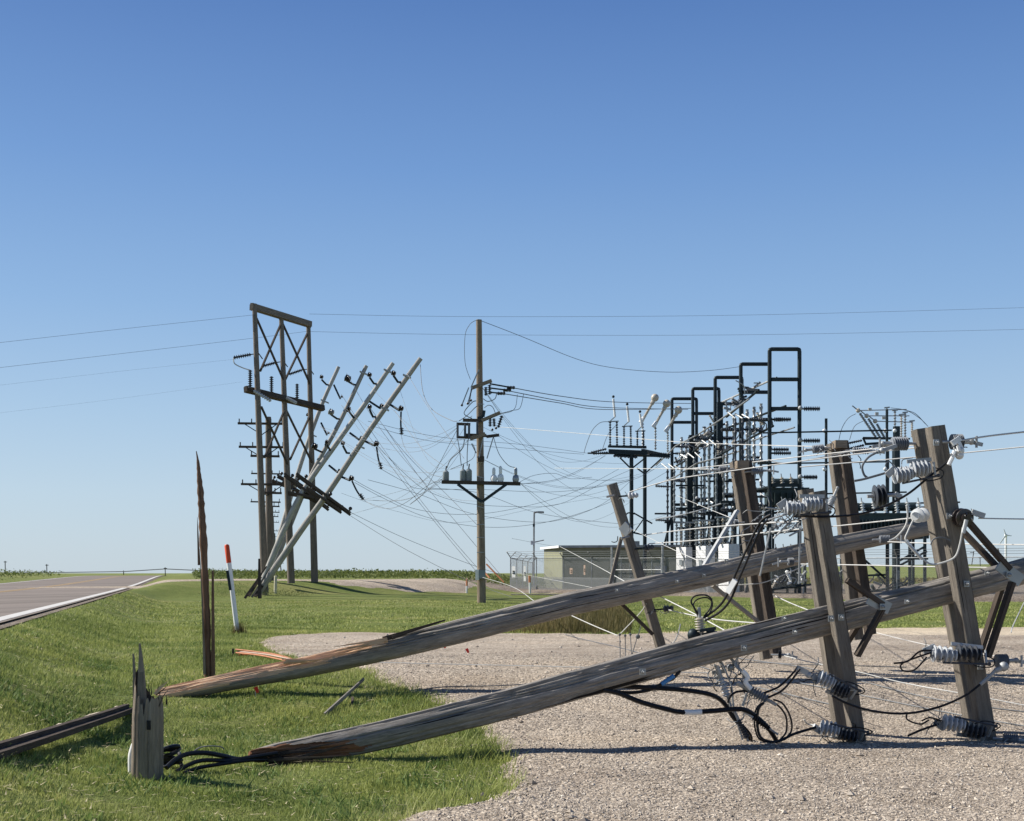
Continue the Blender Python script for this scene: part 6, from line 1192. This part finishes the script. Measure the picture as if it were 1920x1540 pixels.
sag = [
 ([(752, 815), (762, 845), (800, 885), (830, 895)], 'dangling line curving from the top strain insulator to the equipment arm', 61, 55),
 ([(740, 770), (790, 840), (833, 874)], 'line falling from the top arm insulator to the left can', 61, 55),
 ([(763, 700), (800, 760), (870, 860)], 'line falling from the longest leaning pole past the lone pole, upper', 61, 55),
 ([(715, 880), (760, 905), (790, 917), (900, 918), (1050, 922), (1185, 900), (1240, 870)], 'line from the middle strain insulator passing behind the lone pole to the switch platform', 61, 82),
 ([(681, 937), (705, 950), (735, 953), (765, 940), (800, 912), (830, 898)], 'slack line dipping between the lowest strain insulator and the equipment arm', 61, 55),
 ([(706, 834), (750, 880), (800, 920), (870, 943), (960, 950), (1050, 945), (1140, 900), (1185, 880)], 'line sagging widely from the middle arm to the switch platform, upper', 61, 82),
 ([(660, 898), (710, 925), (780, 955), (870, 965), (960, 955), (1070, 925), (1160, 880)], 'line sagging widely from the lowest arm to the switch platform, upper', 61, 82),
 ([(690, 900), (780, 925), (880, 962), (980, 978), (1050, 975), (1130, 945), (1190, 895)], 'line sagging widely across the middle to the switch platform, lower', 61, 82),
 ([(665, 905), (720, 935), (800, 970), (900, 988), (990, 985), (1080, 965), (1170, 930), (1250, 885)], 'lowest of the wide sagging lines, just above the lamp post', 61, 82),
 ([(640, 925), (740, 958), (860, 980), (1020, 950), (1140, 930)], 'faint sagging line behind the lamp post arm', 61, 82),
 ([(968, 908), (1000, 892), (1040, 888), (1070, 898), (1110, 895)], 'wavy loose line right of the equipment arm', 55, 80),
 ([(970, 908), (1040, 900), (1090, 880), (1135, 855)], 'line rising from the equipment arm to the switch platform', 55, 82),
 ([(690, 790), (780, 812), (860, 824), (980, 834), (1100, 850)], 'nearly level line from the leaning poles to the switch platform, upper', 64, 82),
 ([(700, 800), (800, 826), (900, 836), (1000, 845), (1095, 852)], 'nearly level line from the leaning poles to the switch platform, lower', 64, 82),
 ([(655, 960), (760, 1010), (900, 1065), (970, 1085)], 'line slanting from the fallen crossarm end towards the fence, upper', 61, 70),
 ([(658, 968), (760, 1030), (880, 1090), (960, 1120)], 'line slanting from the fallen crossarm end to the lawn, lower', 61, 56),
 ([(800, 910), (740, 840), (690, 770), (650, 700)], 'line crossing between the leaning pole tops, upper', 60, 70),
 ([(900, 1080), (800, 960), (700, 830), (640, 740)], 'guy line rising from the orange guard to the leaning poles, left', 57, 66),
 ([(910, 1082), (830, 990), (760, 900), (690, 800)], 'guy line rising from the orange guard to the leaning poles, middle', 57, 66),
 ([(940, 1080), (860, 985), (790, 900), (720, 800)], 'guy line rising from the orange guard to the leaning poles, right', 58, 66),
 ([(830, 898), (770, 945), (790, 930), (800, 915), (860, 800)], 'loose line looping left of the lone pole', 58, 55),
 ([(800, 915), (900, 925), (1000, 960), (1090, 975), (1190, 985)], 'line running from the crossing point below the lamp arm', 60, 82),
 ([(960, 1010), (1080, 1030), (1180, 1030)], 'faint line above the olive roof', 60, 82),
 ([(690, 760), (760, 850), (840, 930), (900, 990)], 'line falling steeply behind the lone pole', 66, 60)]
for pts, lb_, D0, D1_ in sag: wire(pts, .0105 if 'faint' not in lb_ else .006, wd, lb_, D0, D1_)
for i, (a, b, lb_) in enumerate((((897, 1060), (918, 1084), 'lower left'), ((912, 1058), (945, 1092), 'lower right'))): m = MB(); m.tube([W(*a, 56.5), W(*b, 56)], .035, 6); tag(m.build('guy_guard', 'orange_paint', None, W(*b, 56)), 'orange plastic guard on the %s guy wire by the lone pole' % lb_, 'cable guard')
# near white conductors strung between the fallen poles
r_ = .0062
near_w = [
 ([(905, 1083), (960, 1100), (1005, 1130)], 'bright wire reaching the lawn in front of the fence', 45, 25),
 ([(970, 1075), (1100, 1100), (1165, 1118)], 'bright wire across the fence ending behind the farther fallen pole', 60, 20),
 ([(1050, 1025), (1120, 1062), (1176, 1093)], 'bright wire slanting down across the olive building', 40, 17),
 ([(1062, 1150), (1110, 1172), (1158, 1192)], 'bright wire slanting over the dry weeds', 17, 16),
 ([(1180, 923), (1260, 900), (1360, 885), (1480, 868), (1620, 850), (1740, 838)], 'wire from the single crossarm top rising right to the tallest crossarms', 16.3, 13.0),
 ([(1285, 880), (1400, 868), (1560, 850), (1700, 836), (1770, 835)], 'bright wire passing the tan crossarm tops', 20, 12.4),
 ([(1040, 878), (1200, 879), (1355, 880)], 'level bright wire ending at the tan crossarm top', 40, 17),
 ([(1210, 1003), (1300, 992), (1420, 982), (1498, 978)], 'upper bright wire meeting the crossarm pair above the farther pole', 16.3, 12.6),
 ([(1215, 1020), (1320, 1012), (1440, 998), (1505, 992)], 'lower bright wire meeting the crossarm pair above the farther pole', 16.3, 12.2),
 ([(1270, 930), (1330, 955), (1382, 976)], 'bright wire slanting down right to the tan crossarm pair', 40, 17.2),
 ([(1170, 985), (1240, 1020), (1310, 1052)], 'faint bright wire slanting down right behind the single crossarm', 45, 18),
 ([(1500, 1058), (1620, 1060), (1750, 1063), (1960, 1066)], 'level bright wire running right above the nearer pole', 16.1, 12.5),
 ([(1660, 1016), (1780, 1020), (1960, 1022)], 'level bright wire at the height of the horizon at right', 16.3, 13),
 ([(1555, 988), (1640, 979), (1725, 970)], 'bright wire ending at the white porcelain disc', 16.5, 12.4),
 ([(1803, 826), (1860, 817), (1960, 806)], 'thick bright wire leaving the tallest crossarm to the right, upper', 12.0, 12.6),
 ([(1500, 876), (1640, 864), (1800, 850), (1960, 834)], 'bright wire passing behind the tallest crossarm to the right, lower', 14.5, 12.9),
 ([(1835, 972), (1880, 973), (1960, 974)], 'thin grey wire leaving the dark disc to the right', 12.0, 12.6),
 ([(1600, 846), (1480, 868), (1440, 862)], 'bright wire sagging left of the farther tan crossarms', 16.7, 17),
 ([(1232, 1116), (1290, 1145), (1362, 1184)], 'bright wire slanting down behind the nearer pole, left', 16.2, 13),
 ([(1250, 1143), (1330, 1160), (1422, 1169)], 'bright wire running right from the lowest pin insulator', 16.2, 13.2),
 ([(1442, 1112), (1480, 1130), (1525, 1148)], 'bright wire slanting down behind the crossarm pair on the nearer pole', 17, 13.5),
 ([(1462, 1228), (1530, 1244), (1600, 1258), (1700, 1282), (1800, 1300), (1960, 1330)], 'bright wire lying over the gravel from the spool insulator to the right', 16.2, 13.2),
 ([(1636, 1185), (1740, 1210), (1850, 1228), (1960, 1246)], 'pale wire lying over the gravel behind the right crossarm pair', 20, 16),
 ([(1510, 1060), (1440, 1090), (1400, 1096), (1340, 1098)], 'short pale wire under the farther fallen pole', 16, 16.5),
 ([(1160, 1192), (1200, 1150), (1212, 1132)], 'short pale guy wire at the foot of the single crossarm', 16.4, 16.2),
 ([(1920, 1130), (1900, 1172), (1896, 1186)], 'pale stub of wire rising at the right edge', 16, 15),
 ([(700, 1242), (860, 1246), (1000, 1249), (1110, 1252)], 'long pale wire lying level on the gravel between the two poles', 17.3, 16.6),
 ([(1120, 1252), (1180, 1258), (1330, 1262)], 'pale wire continuing level behind the nearer pole', 16.5, 16.2)]
for pts, lb_, D0, D1_ in near_w: wire(pts, (.0068 if 'thick' not in lb_ else .009) * 1, wa_, lb_, D0, D1_, k=6)
# thin dark wires lying on the gravel, one strand put in for a shadow line
for i, (pts, lb_) in enumerate((([(1230, 1205), (1420, 1240), (1700, 1300), (1960, 1340)], 'dark wire lying diagonally across the gravel, highest'), ([(1490, 1280), (1700, 1322), (1960, 1368)], 'dark wire lying diagonally across the gravel, middle'), ([(1420, 1290), (1560, 1322), (1640, 1335)], 'dark wire lying diagonally across the gravel, lowest'), ([(1060, 1190), (1200, 1225), (1330, 1256)], 'thin dark wire lying behind the nearer pole'), ([(780, 1297), (860, 1288), (985, 1284)], 'thin dark strand standing in for a shadow line on the gravel between the poles'), ([(1360, 1244), (1420, 1243), (1520, 1247), (1700, 1252)], 'dark strand lying level on the gravel behind the crossarm feet'))):
    P = [G(x, y, .045) for x, y in pts]; P = smooth(P, 10); P = [on(p.x, p.y, .05) for p in P]; m = MB(); m.tube(P, .007, 5); tag(m.build('loose_wire', wd, None, P[0]), lb_, 'wire')
for i, (x0, y0, x1, y1, lb_) in enumerate(((1162, 1190, 1163, 1235, 'leftmost'), (1172, 1192, 1173, 1232, 'middle'), (1182, 1190, 1184, 1226, 'third'))):
    m = MB(); m.tube([W(x0, y0, 16.3), W(x1, y1, 16.2)], .006, 5); m.ball(W(x0, y0, 16.3), .018, 6); tag(m.build('dangling_wire', wd, None, W(x0, y0, 16.3)), '%s of three short wires dangling left of the single crossarm foot' % lb_, 'wire')
m = MB(); m.tube(smooth(wl([(1204, 1168), (1195, 1195), (1188, 1218), (1184, 1232)], 16.2)), .006, 5); m.ball(W(1196, 1194, 16.2), .03, 6); tag(m.build('dangling_wire', wd, None, W(1204, 1168, 16.2)), 'dangling wire with a knot beside the single crossarm foot', 'wire')
m = MB(); m.tube(smooth(wl([(1276, 1170), (1270, 1192), (1262, 1206), (1252, 1213)], 16)), .008, 5); tag(m.build('dangling_wire', 'galvanised', None, W(1276, 1170, 16)), 'bent wire with a white tip right of the single crossarm foot', 'wire')

# many more fine slack wires in the tangle
rs_ = random.Random(33)
ends_l = [(752, 815), (706, 838), (660, 900), (740, 700), (690, 720), (640, 760), (655, 965), (715, 880), (681, 937), (600, 800)]
ends_m = [(836, 878), (868, 875), (860, 800), (880, 822), (828, 904), (895, 940), (885, 780)]
for i in range(13):
    a = rs_.choice(ends_l); b = rs_.choice(ends_m); sg = rs_.uniform(10, 70); n = 5
    pts = [(a[0] + (b[0] - a[0]) * q / n, a[1] + (b[1] - a[1]) * q / n + sg * math.sin(math.pi * q / n) * (.6 + .4 * q / n)) for q in range(n + 1)]
    wire(pts, .0065, wd, 'fine slack wire in the tangle between the leaning poles and the lone pole', 62, 55, 'fine wires between the leaning poles and the lone pole')
for i in range(11):
    a = rs_.choice([(903, 800), (935, 818), (976, 907), (903, 940), (903, 860), (903, 725)]); b = rs_.choice([(1140, 850), (1184, 870), (1184, 900), (1209, 890), (1184, 940), (1255, 870), (1262, 960)]); sg = rs_.uniform(15, 75); n = 5
    pts = [(a[0] + (b[0] - a[0]) * q / n, a[1] + (b[1] - a[1]) * q / n + sg * math.sin(math.pi * q / n)) for q in range(n + 1)]
    wire(pts, .007, wd, 'fine slack wire hanging between the lone pole and the substation', 55, 83, 'fine wires between the lone pole and the substation')
